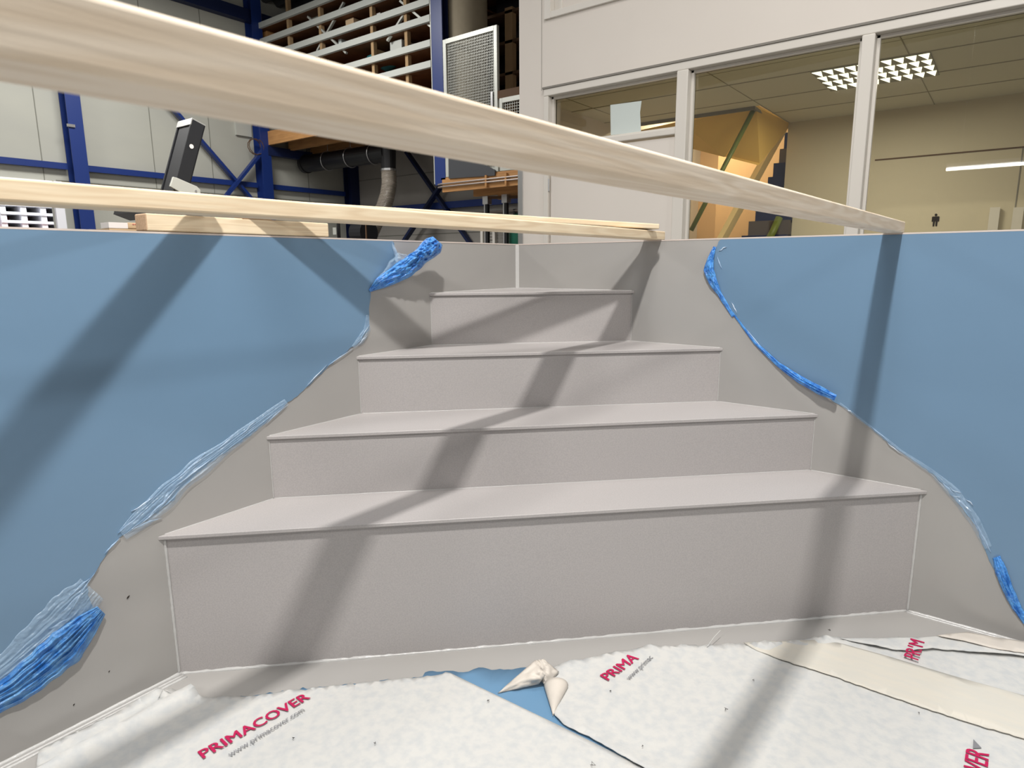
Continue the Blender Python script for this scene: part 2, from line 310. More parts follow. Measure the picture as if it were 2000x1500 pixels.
for p, q in (((602, 33), (677, 104)), ((672, 5), (620, 100)), ((782, 2), (842, 52)), ((800, 12), (757, 80))):
    MB().bar(onmez(*p, .05), onmez(*q, .05), .03, .04, G2).build('tie_rod', 'alu2', rk)
def rbox(x0, x1, y0, y1, m, name, label, cat, d=.12, dep=.3):
    P = onmez(x0, y1, d); Q2 = onmez(x1, y0, d); a0, _, z0 = ab(P); a1, _, z1 = ab(Q2)
    zt = [r for r, _ in rails if r <= z0 + .12]; z0 = (max(zt) - .02) if zt else 3.66
    o = MB().box(a0, a1, BF + d, BF + d + dep, z0, max(z1, z0 + .05)).build(name, m, bevel=.006); tag(o, label, cat); return o
rbox(505, 521, 58, 76, 'timb', 'timber_board', 'upright tan board at the top left corner of the rack', 'board')
rbox(675, 690, 34, 50, 'card', 'cardboard_box', 'small tan carton on the rack, beside the first tie rods', 'box')
rbox(661, 666, 74, 90, 'paper', 'storage_bin', 'narrow pale bin standing on the fourth shelf of the rack', 'bin')
rbox(762, 784, 76, 100, 'rail', 'storage_box', 'largest white box on the rack, left of the blue post', 'box')
rbox(772, 785, 92, 98, 'sticker', 'paper_stack', 'small white pack in front of the largest white box on the rack', 'pack', d=.05, dep=.05)
rbox(731, 738, 96, 112, 'post', 'timber_offcut', 'short pale offcut standing on the second-lowest rack shelf', 'offcut')
rbox(733, 742, 24, 32, 'sticker', 'folded_carton', 'small white carton high on the rack at its middle', 'box')
k = MB(); P = onmez(575, 50, .25); a0, _, z0 = ab(P)
k.prism([W(a0, BF + .25, 5.15), W(a0 + .75, BF + .25, 5.15), W(a0 + .7, BF + .25, 5.42), W(a0 + .5, BF + .25, 5.40), W(a0 + .2, BF + .25, 5.28)], G2 * .4); tag(k.build('foil_bundle', 'rail', smooth=False), 'grey wrapped bundle lying on the top left shelf of the rack', 'bundle')
k = MB(); k.tube([W(-6.9 + i * .13, BF + .3, 4.36 + .07 * math.sin(i * 1.1) + .04) for i in range(7)], [.05, .09, .11, .1, .11, .08, .04], 8); tag(k.build('tarpaulin_roll', 'teal', smooth=True), 'crumpled teal tarpaulin on the rack shelf above the big beam', 'tarpaulin')
k = MB(); k.box(-6.0, AE - .3, BF + .2, BF + .3, 4.02, 4.10).box(-5.9, AE - .3, BF + .32, BF + .42, 4.02, 4.14); tag(k.build('stored_plank', 'post'), 'long planks lying on the lowest visible rack shelf', 'plank')
k = MB(); k.tube([W(-7.35, BF + .3, 4.92), W(-7.2, BF + .3, 5.07), W(-7.05, BF + .3, 4.95)], .03, 6).tube([W(-7.3, BF + .35, 4.95), W(-7.1, BF + .35, 5.03)], .035, 6); tag(k.build('yellow_strap', 'card'), 'tan crossed straps heaped on the rack beside a small carton', 'strap')
# blue post at the deck corner
bp_ = thing('mezzanine_post', W(-4.98, BF - .1, 2.35), 'tall bright blue steel post between rack and mesh gate', 'post')
MB().box(-5.10, -4.89, BF - .02, BF, 2.36, 5.9).build('front_flange', 'blue', bp_); MB().box(-5.0, -4.985, BF, BF + .1, 2.36, 5.9).build('web', 'blue', bp_)
MB().box(-5.10, -4.89, BF + .1, BF + .115, 2.36, 5.9).build('rear_flange', 'bluedk', bp_)  # rear flange in darker blue: the post's shaded side put into the colour
MB().box(-5.12, -5.105, BF - .02, BF + .01, 2.38, 5.9).build('edge_trim', 'alu2', bp_)
# right deck with gate
rd = thing('landing_deck', W(-4.9, BF, 2.3), 'orange timber landing with two conduits, beside the white office', 'platform')
MB().box(-4.95, -2.0, BF - .03, BF + .02, 2.25, 2.43).build('fascia_board', 'timb', rd)
MB().box(-4.98, -2.0, BF - .02, BF + .6, 2.43, 2.455).build('deck_board', 'timb', rd)
MB().box(-4.98, -2.0, BF + .6, BE - .2, 2.43, 2.455).build('deck_board', 'brown', rd)
for b_ in (BF + .5, BF + 1.1): MB().box(-4.8, -2.0, b_, b_ + .07, 2.22, 2.43).build('joist', 'timb', rd)
for z in (2.365, 2.325): MB().tube([W(-5.0, BF + .05, z), W(-5.03, BF - .03, z), W(-4.95, BF - .06, z), W(-2.0, BF - .06, z)], .012, 8).build('conduit', 'copper', rd)
for a_ in (-4.1, -3.75): MB().box(a_, a_ + .03, BF - .07, BF + .02, 2.26, 2.42).build('bracket', 'timb', rd)
gt = thing('mesh_gate', W(-4.4, BF, 2.46), 'larger wire mesh gate in a light metal frame on the landing', 'gate')
def mesh_gate(r, a0, a1, z0, z1, nx, nz, fw=.06, post=True):
    for u0 in (a0, a1 - fw): MB().box(u0, u0 + fw, BF - .02, BF + .03, z0, z1).build('gate_stile', 'alu2', r, bevel=.004)
    MB().box(a0 + fw, a1 - fw, BF - .02, BF + .03, z1 - .06, z1).build('top_rail', 'alu2', r); MB().box(a0 + fw, a1 - fw, BF - .02, BF + .03, z0, z0 + .06).build('bottom_rail', 'alu2', r)
    k = MB()
    for i in range(nx + 1): a = a0 + fw + (a1 - a0 - 2 * fw) * i / nx; k.box(a - .0026, a + .0026, BF, BF + .005, z0, z1 - .03)
    for i in range(nz + 1): z = z0 + (z1 - z0 - .05) * i / nz; k.box(a0 + fw, a1 - fw, BF + .005, BF + .010, z - .0026, z + .0026)
    k.build('wire_mesh', 'alu2', r)
mesh_gate(gt, -4.885, -3.90, 2.46, 4.33, 30, 50)
MB().box(-4.0, -3.97, BF - .04, BF - .02, 3.2, 3.5).build('latch_plate', 'chrome', gt)
g2 = thing('mesh_railing', W(-3.4, BF, 2.46), 'smaller wire mesh railing panel between the gate and the office', 'railing')
mesh_gate(g2, -3.87, -2.6, 2.46, 3.40, 30, 24, .05)
MB().box(-3.9, -2.5, BF - .02, BF + .1, 3.40, 3.50).build('hand_rail', 'shelfdk', g2)
k = thing('black_panel', W(-4.4, BF - .04, 2.46), 'flat dark grey sheet leaning against the foot of the mesh gate', 'panel'); MB().prism([at(878, 349, 'b', BF - .03) , at(968, 343, 'b', BF - .03), at(968, 332, 'b', BF - .03), at(958, 327, 'b', BF - .03), at(905, 300, 'b', BF - .03), at(878, 310, 'b', BF - .03)], -G2 * .02).build('sheet', 'roof', k)
tb = thing('cardboard_tube', W(-4.75, BF + .42, 2.46), 'wide dusty beige upright tube behind the mesh gate', 'tube')
P = at(912, 50, 'b', BF + .42); ax_, _, _ = ab(P)
k = MB(); k.tube([W(ax_, BF + .42, z) for z in (2.8, 3.4, 4.0, 4.6, 5.2, 5.9)], [.32, .305, .30, .30, .295, .30], 28).build('tube_wall', 'duct2', tb, smooth=True)
MB().tube([W(ax_, BF + .42, 2.46), W(ax_, BF + .42, 2.8)], [.34, .33], 20).build('base_drum', 'duct2', tb, smooth=True)
sh = thing('wooden_shelf', W(-4.0, BE - .8, 2.46), 'dark open wooden shelving behind the mesh gate near the office', 'shelf')
P = at(986, 60, 'b', BE - 1.0); a1_, _, _ = ab(P)
MB().box(a1_ + .0, a1_ + .14, BE - 1.0, BE - .9, 2.46, 5.0).build('upright', 'post', sh); MB().box(a1_ + .9, a1_ + 1.0, BE - 1.0, BE - .9, 2.46, 5.0).build('upright', 'shelfdk', sh)
for z in (3.2, 3.62, 4.05, 4.5, 4.92): MB().box(a1_ - .55, a1_ + 1, BE - 1.0, BE - .6, z, z + .04).build('shelf_board', 'shelfdk', sh)
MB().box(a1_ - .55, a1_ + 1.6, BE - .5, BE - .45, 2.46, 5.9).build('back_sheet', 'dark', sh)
for i, z in enumerate((3.66, 4.54)):
    k = MB(); k.tube([W(a1_ - .25, BE - .9, z), W(a1_ - .25, BE - .9, z + .16), W(a1_ - .25, BE - .9, z + .22)], [.045, .045, .02], 10); tag(k.build('bottle', 'chrome', smooth=True), ('lower' if i == 0 else 'upper') + ' small shiny bottle on the dark shelving by the gate', 'bottle')
# jack posts
for i, a_ in enumerate((-4.62, -4.25)):
    r = thing('jack_post', W(a_, BF + .6, ZF), 'black adjustable prop under the landing, ' + ('left one of the pair' if i == 0 else 'right one, nearer the office'), 'prop', None)
    MB().box(a_ - .02, a_ + .03, BF + .58, BF + .63, ZF, 2.1).build('lower_tube', 'black', r); MB().box(a_ - .04, a_ - .02, BF + .58, BF + .62, ZF, 2.2).build('steel_strip', 'chrome', r)
    MB().box(a_ - .05, a_ + .05, BF + .56, BF + .66, 2.1, 2.22).build('head', 'chrome', r)
jb = tag(MB().bar(W(-4.65, BF + .6, 2.20), W(-3.0, BF + .75, 2.14), .06, .04).build('prop_rail', 'shelfdk'), 'thin dark rail on the two props under the landing', 'rail')
dr = thing('roller_cabinet', W(-4.3, BF + .9, ZF), 'white framed cabinet with grey ribbed shutters under the landing', 'cabinet')
a0, _, z1 = ab(at(938, 452, 'b', BF + 1.06)); a1, _, _ = ab(at(1030, 452, 'b', BF + 1.06)); am, _, _ = ab(at(963, 452, 'b', BF + 1.06))
MB().box(a0, a0 + .05, BF + 1.06, BF + 1.4, ZF, z1 + .2).box(a0, a1 + .5, BF + 1.08, BF + 1.4, z1 + .0, z1 + .2).build('frame', 'frame', dr)
MB().box(am, am + .05, BF + 1.04, BF + 1.1, ZF, z1 + .1).build('mullion', 'frame', dr)
for i in range(34): pass
k = MB()
for i in range(int((z1 + .05 - ZF) / .05)): k.box(a0 + .05, am, BF + 1.1, BF + 1.125, ZF + i * .05, ZF + i * .05 + .04)
k.build('shutter', 'shutter', dr)
k = MB()
for i in range(int((z1 + .05 - ZF) / .05)): k.box(am + .05, a1 + .4, BF + 1.1, BF + 1.125, ZF + i * .05, ZF + i * .05 + .04)
k.build('shutter', 'shutter', dr)
P = at(1012, 428, 'b', BF + .8); gg = thing('green_container', P, 'green rounded plastic container beside the office corner, under the landing', 'container')
MB().tube([P - Z * .5, P - Z * .02, P + Z * .05, P + Z * .08], [.14, .14, .11, .05], 18).build('body', 'greenp', gg, smooth=True); MB().tube([P + Z * .08, P + Z * .10], .04, 12).build('lid', 'black', gg)
MB().box(ab(P)[0] - .2, ab(P)[0] + .5, BF + .68, BF + 1.0, ZF, P.z - .5).build('crate', 'black', gg)
# ventilation duct
BD = BF + .8
du = thing('ventilation_duct', W(-9.4, BD, 3.17), 'black round ventilation duct hanging under the timber deck', 'duct')
P0, P1 = W(-9.38, BD, 3.15), W(-7.0, BD, 3.13)
MB().tube([P0, P1], .16, 28).build('pipe', 'black', du, smooth=False)
MB().tube([P0 - G1 * .02, P0 + G1 * .06], .175, 28).build('end_cap', 'black', du)
for f in (.30, .58, .85):
    C = P0 + (P1 - P0) * f; ring = [C + G2 * .175 * math.cos(t) + Z * .175 * math.sin(t) for t in [math.pi * 2 * i / 22 for i in range(23)]]
    MB().tube(ring, .008, 6).build('hanger_ring', 'chrome', du); MB().tube([C + Z * .17, C + Z * .42], .006, 6).build('hanger_wire', 'chrome', du)
EL = W(-7.0, BD, 3.1)
MB().tube([EL + Z * .1, EL - Z * .05, EL - Z * .27], [.14, .135, .125], 24).build('elbow', 'black', du, smooth=False)
MB().tube([EL - Z * .25, EL - Z * .285], .137, 24).build('clamp_ring', 'chrome', du)
hz = thing('flexible_hose', EL - Z * .28, 'translucent ribbed hose hanging from the black duct', 'hose')
pts = [EL - Z * .27, EL - Z * .5, EL - Z * .7 - G1 * .06, EL - Z * .9 - G1 * .18, EL - Z * 1.1 - G1 * .36, EL - Z * 1.35 - G1 * .55, EL - Z * 1.6 - G1 * .62]
fine = []; rr = []
for i in range(len(pts) - 1):
    for j in range(16): fine.append(pts[i].lerp(pts[i + 1], j / 16)); rr.append(.125 + (.010 if j % 2 else 0))
MB().tube(fine, rr, 20).build('hose_wall', 'hose', hz, smooth=True)
mc = thing('extractor_machine', W(-7.3, BF, ZF), 'black fan machine on a stand, right of the pale timber block', 'machine')
a0, _, z1 = ab(at(648, 437, 'b', BF)); a1, _, _ = ab(at(702, 437, 'b', BF))
MB().box(a0, a1, BF, BF + .6, ZF, 1.55).build('cabinet', 'black', mc); MB().tube([W((a0 + a1) / 2 - .05, BF + .3, 1.75), W((a0 + a1) / 2 + .25, BF + .3, 1.75)], .2, 20).build('drum', 'blackm', mc, smooth=False)
MB().box(a0 + .03, a0 + .12, BF - .01, BF, 1.72, 1.84).build('data_plate', 'alu2', mc)
MB().tube([W(a0 + .05, BF + .1, 1.55), W(a0 + .05, BF + .1, 2.0)], .03, 8).build('handle', 'black', mc)
P = at(715, 450, 'b', BF); tag(MB().tube([V((P.x, P.y, ZF)), P - Z * .1, P + Z * .1, P + Z * .35], [.016, .016, .012, .01], 6).build('chain_rod', 'shelfdk'), 'thin rusty hanging chain, drawn as a rod, right of the black machine', 'rod')  # hanging chain simplified to a rod standing on the floor
P = at(496, 285, 'a', AH + .15)
k = MB(); k.tube([P + V((0, 0, .05)) * 0 + G2 * .14 * math.cos(t * .55) + Z * (.14 * math.sin(t * .55) - .02) + G1 * .004 * t for t in range(26)], .008, 5); tag(k.build('wire_coil', 'shelfdk'), 'small coil of wire hung on the column under the deck', 'cable')
P = at(480, 300, 'a', AH); tag(MB().box(AH, AH + .05, ab(P)[1] - .18, ab(P)[1] + .12, ab(P)[2] + .3, ab(P)[2] + .9).build('white_panel', 'alu2'), 'pale metal sheet fixed to the wall left of the column', 'panel')

# ================================================================== office block
OZ = 2.49   # window head
o_ = MB(); T = .12
AL = ab(at(1015, 300, 'b', BO))[0]
ax = lambda x, y=300: ab(at(x, y, 'b', BO))[0]
az = lambda x, y: ab(at(x, y, 'b', BO))[2]
fL = ax(1065, 183); fR = 2.4; fT = az(1335, 122)
uL = ax(1065, 40); uB = az(1065, 40)
OT = 5.8
o_.box(AL, fL, BO, BO + T, ZF, OT).box(fL, fR, BO, BO + T, fT, uB).box(fR, 4.5, BO, BO + T, ZF, OT).box(fL, 4.5, BO, BO + T, 4.7, OT).box(uL + 3.5, fR, BO, BO + T, uB, 4.7)
wo = struct(o_.build('wall_right', 'white'))
struct(MB().box(AL, AL + T, BO + T, BE, ZF, OT).build('wall_office_side', 'white'))
struct(MB().box(AL - .012, AL + .035, BO - .012, BO + .03, ZF, 2.25).build('trim_3', 'chrome'))
k = MB(); a_ = ax(1058, 100); k.box(a_ - .002, a_ + .002, BO - .0015, BO, fT, OT).build('panel_joint', 'shutter', wo)
# window band frames
ap, wd_ = [], None
p1l, p1r = ax(1325, 150), ax(1347, 150)      # post between door bay and middle pane
p2l, p2r = ax(1683, 100), ax(1709, 100)
g_ = .055
fr = MB()
fr.box(fL, fR, BO - .025, BO + T, fT - g_, fT)                  # head
fr.box(fL, fL + g_ * .8, BO - .025, BO + T, ZF, fT - g_)          # left jamb
wf = struct(fr.build('trim_4', 'frame', bevel=.006))
struct(MB().box(p1l, p1r, BO - .03, BO + T, ZF, fT - g_).build('trim_5', 'frame', bevel=.008))
struct(MB().box(p2l, p2r, BO - .03, BO + T, ZF, fT - g_).build('trim_6', 'frame', bevel=.008))
struct(MB().box(fL - .01, fR, BO - .032, BO - .0, fT, fT + .014).build('trim_7', 'framedk'))
dT = az(1325, 262); tB = az(1325, 250)
def bead(r, a0, a1, z0, z1, t=.02, y=.03):
    MB().box(a0, a0 + t, BO + y, BO + y + .03, z0, z1).box(a1 - t, a1, BO + y, BO + y + .03, z0, z1).box(a0, a1, BO + y, BO + y + .03, z1 - t, z1).box(a0, a1, BO + y, BO + y + .03, z0, z0 + t).build('glazing_bead', 'frame', r, bevel=.003)
def window(nm, a0, a1, z0, z1, y=.03):
    r = thing(nm, W((a0 + a1) / 2, BO + .04, z0), None, None); r['kind'] = 'structure'
    bead(r, a0, a1, z0, z1, y=y); MB().box(a0 + .015, a1 - .015, BO + y + .035, BO + y + .041, z0 + .015, z1 - .015).build('glass_pane', 'glass', r)
    MB().box(a0, a1, BO + y + .045, BO + y + .07, z1 - .012, z1).box(a0, a0 + .01, BO + y + .045, BO + y + .06, z0, z1).build('rubber_seal', 'black', r); return r
window('window_1', fL + g_ * .8, p1l, tB, fT - g_)
window('window_2', p1r, p2l, ZF + .4, fT - g_)
window('window_3', p2r, fR, ZF + .4, fT - g_)
struct(MB().box(fL + g_ * .8, p1l, BO - .02, BO + T, dT, tB).build('trim_8', 'frame', bevel=.006))
struct(MB().box(p1r, fR, BO, BO + T, ZF, ZF + .4).build('baseboard_right', 'white'))
rW = thing('window_4', W(uL, BO, uB), None, None); rW['kind'] = 'structure'
MB().box(uL, uL + .06, BO - .02, BO + T, uB, 4.7).box(uL + .06, uL + 3.5, BO - .02, BO + T, uB, uB + .05).box(uL + .06, uL + .13, BO + .04, BO + .08, uB + .05, 4.7).build('window_frame', 'frame', rW, bevel=.005)
MB().box(uL + .13, uL + 3.5, BO + .05, BO + .06, uB + .05, 4.7).build('blind', 'white', rW)
# door
d0 = fL + g_ * .8 + .012; d1 = p1l - .010
dr_ = thing('door_1', W(d0, BO, ZF), None, None); dr_['kind'] = 'structure'
MB().box(d0, d1, BO + .0, BO + .045, ZF + .01, dT - .014).build('door_leaf', 'white', dr_, bevel=.003)
hz_ = az(1072, 362); MB().tube([W(d0 - .012, BO - .012, hz_ - .05), W(d0 - .012, BO - .012, hz_ + .05)], .009, 10).build('hinge', 'chrome', dr_)
MB().tube([W(d1 - .07, BO - .005, .9), W(d1 - .07, BO - .05, .9), W(d1 - .18, BO - .05, .9)], .01, 8).build('door_handle', 'chrome', dr_)
# paper taped behind the top light
pp_ = [at(x, y, 'b', BO + .06) for x, y in ((1193, 264), (1252, 257), (1251, 237), (1250, 220), (1253, 197), (1192, 205))]
tag(MB().prism(pp_, G2 * .0015).build('paper_sheet', 'paper'), 'pale green blank paper sheet stuck in the window above the door', 'paper')
# interior
ZC = 2.55
cb = 3.52; a_s = -.05
BI = ab(at(1540, 240, 'z', ZC))[1]
aC = ab(at(1472, 208, 'z', ZC)); aD = ab(at(1540, 240, 'z', ZC))
c_ = MB(); c_.box(AL + T, 4.5, BO + T, aC[1], ZC, ZC + .1); c_.box(aD[0], 4.5, aC[1], BI + .05, ZC, ZC + .1)
ci = struct(c_.build('ceiling_office', 'offceil'))
k = MB()
for i in range(-3, 8): k.box(AL + T, 4.4, BO + .26 + i * .0, BO + .262, ZC - .002, ZC)if i == 0 else None
for b_ in (2.72, 3.32, 3.92):
    k.box(AL + T if b_ < aC[1] else aD[0], 4.4, b_, b_ + .012, ZC - .004, ZC)
for a_ in (-1.2, .0, 1.2, 2.4): k.box(a_, a_ + .006, BO + T, aC[1] if a_ < aD[0] else BI, ZC - .003, ZC)
k.build('tile_joint', 'tile', ci)
k = MB(); k.box(AL + T, aC[0], aC[1] - .015, aC[1], ZC - .03, ZC).box(aC[0], aC[0] + .015, aC[1] - .015, BI, ZC - .03, ZC); struct(k.build('trim_9', 'framedk'))
wb = struct(MB().box(aD[0], 4.5, BI, BI + .1, ZF, 3.2).build('wall_office_back', 'offwall'))
l1 = ab(at(1700, 315, 'b', BI))[2]
MB().box(.78, 4.4, BI - .006, BI, l1, l1 + .012).build('wall_joint', 'shelfdk', wb)
P = at(1985, 380, 'b', BI); MB().box(ab(P)[0], ab(P)[0] + .008, BI - .006, BI, ZF, l1).build('wall_joint', 'framedk', wb)
for xx, nm_ in ((1944, 'left'), (1990, 'right')):
    P = at(xx, 405, 'b', BI - .04); a0 = ab(P)[0]; tag(MB().box(a0 - .035, a0 + .035, BI - .06, BI - .02, ZF, P.z).build('leaning_board', 'pineend' if 0 else 'frame'), nm_ + ' pale upright board against the office back wall, beside the toilet sign', 'board')
# toilet pictogram
P = at(1827, 430, 'b', BI - .004); pa, pb, pz = ab(P)
sg = thing('toilet_sign', P, 'small dark standing-man pictogram on the beige back wall of the office', 'sign')
k = MB(); h = .0125
k.tube([W(pa, BI - .006, pz + .046), W(pa, BI - .001, pz + .046)], .0105, 16); k.build('head', 'speck', sg)
k = MB(); k.prism([W(pa + x, BI - .006, pz + y) for x, y in ((-.026, .032), (.026, .032), (.028, .026), (.028, -.012), (.019, -.012), (.018, .018), (.017, -.052), (.004, -.052), (.002, -.008), (-.002, -.008), (-.004, -.052), (-.017, -.052), (-.018, .018), (-.019, -.012), (-.028, -.012), (-.028, .026))], G2 * .004); k.build('body', 'speck', sg)
# tube lamp hanging in the hall, mirrored in the office glass
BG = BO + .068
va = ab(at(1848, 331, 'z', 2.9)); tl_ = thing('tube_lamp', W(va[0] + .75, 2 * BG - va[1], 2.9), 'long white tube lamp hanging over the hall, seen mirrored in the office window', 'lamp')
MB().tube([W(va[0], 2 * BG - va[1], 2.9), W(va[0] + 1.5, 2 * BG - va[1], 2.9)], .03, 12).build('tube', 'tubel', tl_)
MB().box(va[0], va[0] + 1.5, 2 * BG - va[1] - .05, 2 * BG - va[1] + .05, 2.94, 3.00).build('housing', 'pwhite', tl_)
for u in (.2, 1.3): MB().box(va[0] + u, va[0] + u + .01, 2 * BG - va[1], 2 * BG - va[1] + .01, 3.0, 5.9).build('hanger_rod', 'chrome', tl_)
# stairwell
sw = thing('office_staircase', W(-.6, 4.4, ZF), 'yellow painted staircase with dark steps and green handrails inside the office', 'stairs')
BS = 5.3
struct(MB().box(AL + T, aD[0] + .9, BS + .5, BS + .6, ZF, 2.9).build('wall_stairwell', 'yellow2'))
def ab3(x, y, bb): return at(x, y, 'b', bb)
k = MB(); k.prism([ab3(1330, 240, aC[1] + .02), ab3(1474, 210, aC[1] + .02), ab3(1415, 307, aC[1] + .22), ab3(1330, 285, aC[1] + .22)], Z * .02 + G2 * .02); k.build('soffit_panel', 'yellow', sw)
MB().prism([ab3(1100, 290, aC[1] + .02), ab3(1330, 240, aC[1] + .02), ab3(1330, 285, aC[1] + .22), ab3(1100, 300, aC[1] + .22)], Z * .02 + G2 * .02).build('soffit_panel', 'yellow', sw)
k = MB(); k.prism([ab3(1476, 209, aC[1] + .02), ab3(1541, 240, BI), ab3(1538, 253, BI), ab3(1482, 323, aC[1] + .30), ab3(1415, 306, aC[1] + .22)], Z * .02 + G2 * .02); k.build('soffit_panel', 'yellow', sw)
A_, B_ = at(1530, 248, 'b', BI + .1), at(1392, 500, 'b', BI - .45)
MB().bar(A_, B_, .05, .15, G2).build('stringer', 'stringer', sw)
stp = [(1545, 258, 'navy'), (1535, 290, 'navy2'), (1523, 318, 'navy'), (1512, 345, 'navy'), (1500, 375, 'navy2'), (1488, 405, 'navy'), (1474, 432, 'navy2'), (1460, 460, 'navy')]
for i, (x, y, m_) in enumerate(stp):
    P = at(x, y, 'b', BI + .25 - i * .06); a0, b0, z0 = ab(P)
    MB().box(a0 - .06, aD[0] + .10, b0, b0 + .3, z0 - .16, z0).build('step_tread', m_, sw)
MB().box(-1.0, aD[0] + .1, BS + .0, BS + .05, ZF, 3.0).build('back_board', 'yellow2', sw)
MB().tube([at(1473, 212, 'b', aC[1] + .05), at(1350, 450, 'b', aC[1] - .25)], .021, 14).build('handrail', 'green', sw, smooth=True)
MB().tube([at(1522, 425, 'b', BI - .15), at(1510, 452, 'b', BI - .2), at(1500, 470, 'b', BI - .25)], .035, 14).build('handrail', 'green', sw, smooth=True)
# louvre lamp
q0 = ab(at(1583, 140, 'z', ZC)); q1 = ab(at(1835, 145, 'z', ZC))
la0, la1 = q0[0] + .0, q1[0]; lb0, lb1 = ab(at(1810, 102, 'z', ZC))[1], q1[1]
lp = thing('ceiling_lamp', W((la0 + la1) / 2, (lb0 + lb1) / 2, ZC), 'square recessed office ceiling lamp with a triangular louvre grid', 'lamp')
MB().box(la0, la1, lb0, lb1, ZC - .006, ZC - .002).build('housing', 'louver', lp)
k = MB(); nx, ny = 10, 4
for i in range(nx):
    for j in range(ny):
        x0 = la0 + (la1 - la0) * (i + .06) / nx; x1 = la0 + (la1 - la0) * (i + .94) / nx; y0 = lb0 + (lb1 - lb0) * (j + .04) / ny; y1 = lb0 + (lb1 - lb0) * (j + .96) / ny
        k.add([W(x0, y0, ZC - .008), W(x1, y0, ZC - .008), W((x0 + x1) / 2 + .01, y1, ZC - .008)], [(0, 1, 2)])
k.build('lit_facet', 'lit', lp)
P = W((la0 + la1) / 2, (lb0 + lb1) / 2, ZC - .05); area('office_lamp_light', P, P - Z, .6, .6, 25, (1, .95, .84))
P = W(-.9, 4.6, 2.9); area('stair_fill_light', P, P - Z + G2 * .1, .3, .3, 30, (1, .86, .6))  # added fill without a lamp, brightens the yellow stairwell

# ================================================================== pool shell
LL, RL = 5.6, 3.7
z1, z2, z3, z4 = .4467, .6613, .8775, 1.0922
aL = {1: 1.7433, 't': 1.7565, 2: 1.3854, 3: .9975, 4: .6044}; aR = {1: 1.7286, 't': 1.7401, 2: 1.3767, 3: 1.0117, 4: .6171}
pool = thing('pool_tank', V((0, 0, 0)), 'grey plastic pool tank with corner steps, partly covered in blue film', 'pool')
TH = .014
def wall(P, Q_, n):  # outward normal n
    return MB().prism([P, Q_, Q_ + Z * ZR, P + Z * ZR], n * TH)
O0 = V((0, 0, 0)); cL = -E2 * LL; cR = E1 * RL; cO = cL + cR
wall(cL, O0, NL).build('side_wall', 'pp', pool); wall(O0, cR, NR).build('side_wall', 'pp', pool)
wall(cR, cO, -NL).build('side_wall', 'pp', pool); wall(cO, cL, -NR).build('side_wall', 'pp', pool)
MB().prism([O0, cR, cO, cL], -Z * .1).build('pool_floor', 'pp', pool)
def LP(q, z): return -E2 * q + Z * z
def RP(q, z): return E1 * q + Z * z
lev = {1: (0, z1), 2: (z1, z2), 3: (z2, z3), 4: (z3, z4)}
for i in (1, 2, 3, 4):
    zb, zt = lev[i]; P, Q2 = LP(aL[i], zb), RP(aR[i], zb); n = (Q2 - P).cross(Z).normalized()
    MB().prism([P, Q2, Q2 + Z * (zt - zb - .003), P + Z * (zt - zb - .003)], -n * .012).build('step_riser', 'ppstep', pool)
    ov = .012 if i > 1 else .02
    tl, tr = LP(aL[i] + ov * (1.0), zt - .012), RP(aR[i] + ov, zt - .012)
    MB().prism([tl, tr, RP(0.001, zt - .012)], Z * .012).build('step_tread', 'ppstep', pool, bevel=.002)
# light cut edge along the rim
for P_, Q_, n_ in ((cL, O0, -NL), (O0, cR, -NR)):
    MB().prism([P_ + Z * (ZR - .0050), Q_ + Z * (ZR - .0050), Q_ + Z * (ZR - .0003), P_ + Z * (ZR - .0003)], n_ * .0011).build('rim_edge', 'rimc', pool)
# welds
def bead_line(P, Q_, r, n=60, j=.25, name='weld_seam', m='weld'):
    pts = [P.lerp(Q_, i / n) for i in range(n + 1)]; rs = [r * (1 + j * (random.random() - .5)) for _ in pts]
    return MB().tube(pts, rs, 8).build(name, m, pool, smooth=True)
nin = -(NL + NR).normalized()
MB().prism([LP(.012, z4), LP(0, z4), RP(.0, z4), RP(.012, z4)][0:1] + [O0 + Z * z4 + nin * .0, RP(.012, z4)], Z * (ZR - z4 - .004)).build('corner_weld', 'weld', pool)
for i in (1, 2, 3, 4):
    zb, zt = lev[i]; r = .0045 if i == 1 else .0015
    bead_line(LP(aL[i] + .002, zb), LP(aL[i] + .002, zt - .012), r, 40, .3); bead_line(RP(aR[i] + .002, zb), RP(aR[i] + .002, zt - .012), r, 40, .3)
    off = V((0, -.0, 0)); bead_line(LP(aL[i], zb), RP(aR[i], zb), .006 if i == 1 else .0014, 160, .7 if i == 1 else .3)
    if i > 1:
        j_i = i - 1
        bead_line(LP(aL[j_i], zb), LP(aL[i], zb), .0015, 30); bead_line(RP(aR[j_i], zb), RP(aR[i], zb), .0015, 30)
bead_line(LP(.0, z4), LP(aL[4], z4), .002, 20); bead_line(RP(.0, z4), RP(aR[4], z4), .002, 20)
dn = -nin
for off, r in ((.000, .007), (.016, .004), (.030, .005)):
    bead_line(LP(aL[1] - .005, .0) + E1 * off, LP(LL, 0) + E1 * off, r, 200, .25)
for off, r in ((.000, .006), (.013, .004)):
    bead_line(RP(aR[1], .0) - E2 * off, RP(RL, 0) - E2 * off, r, 120, .25)
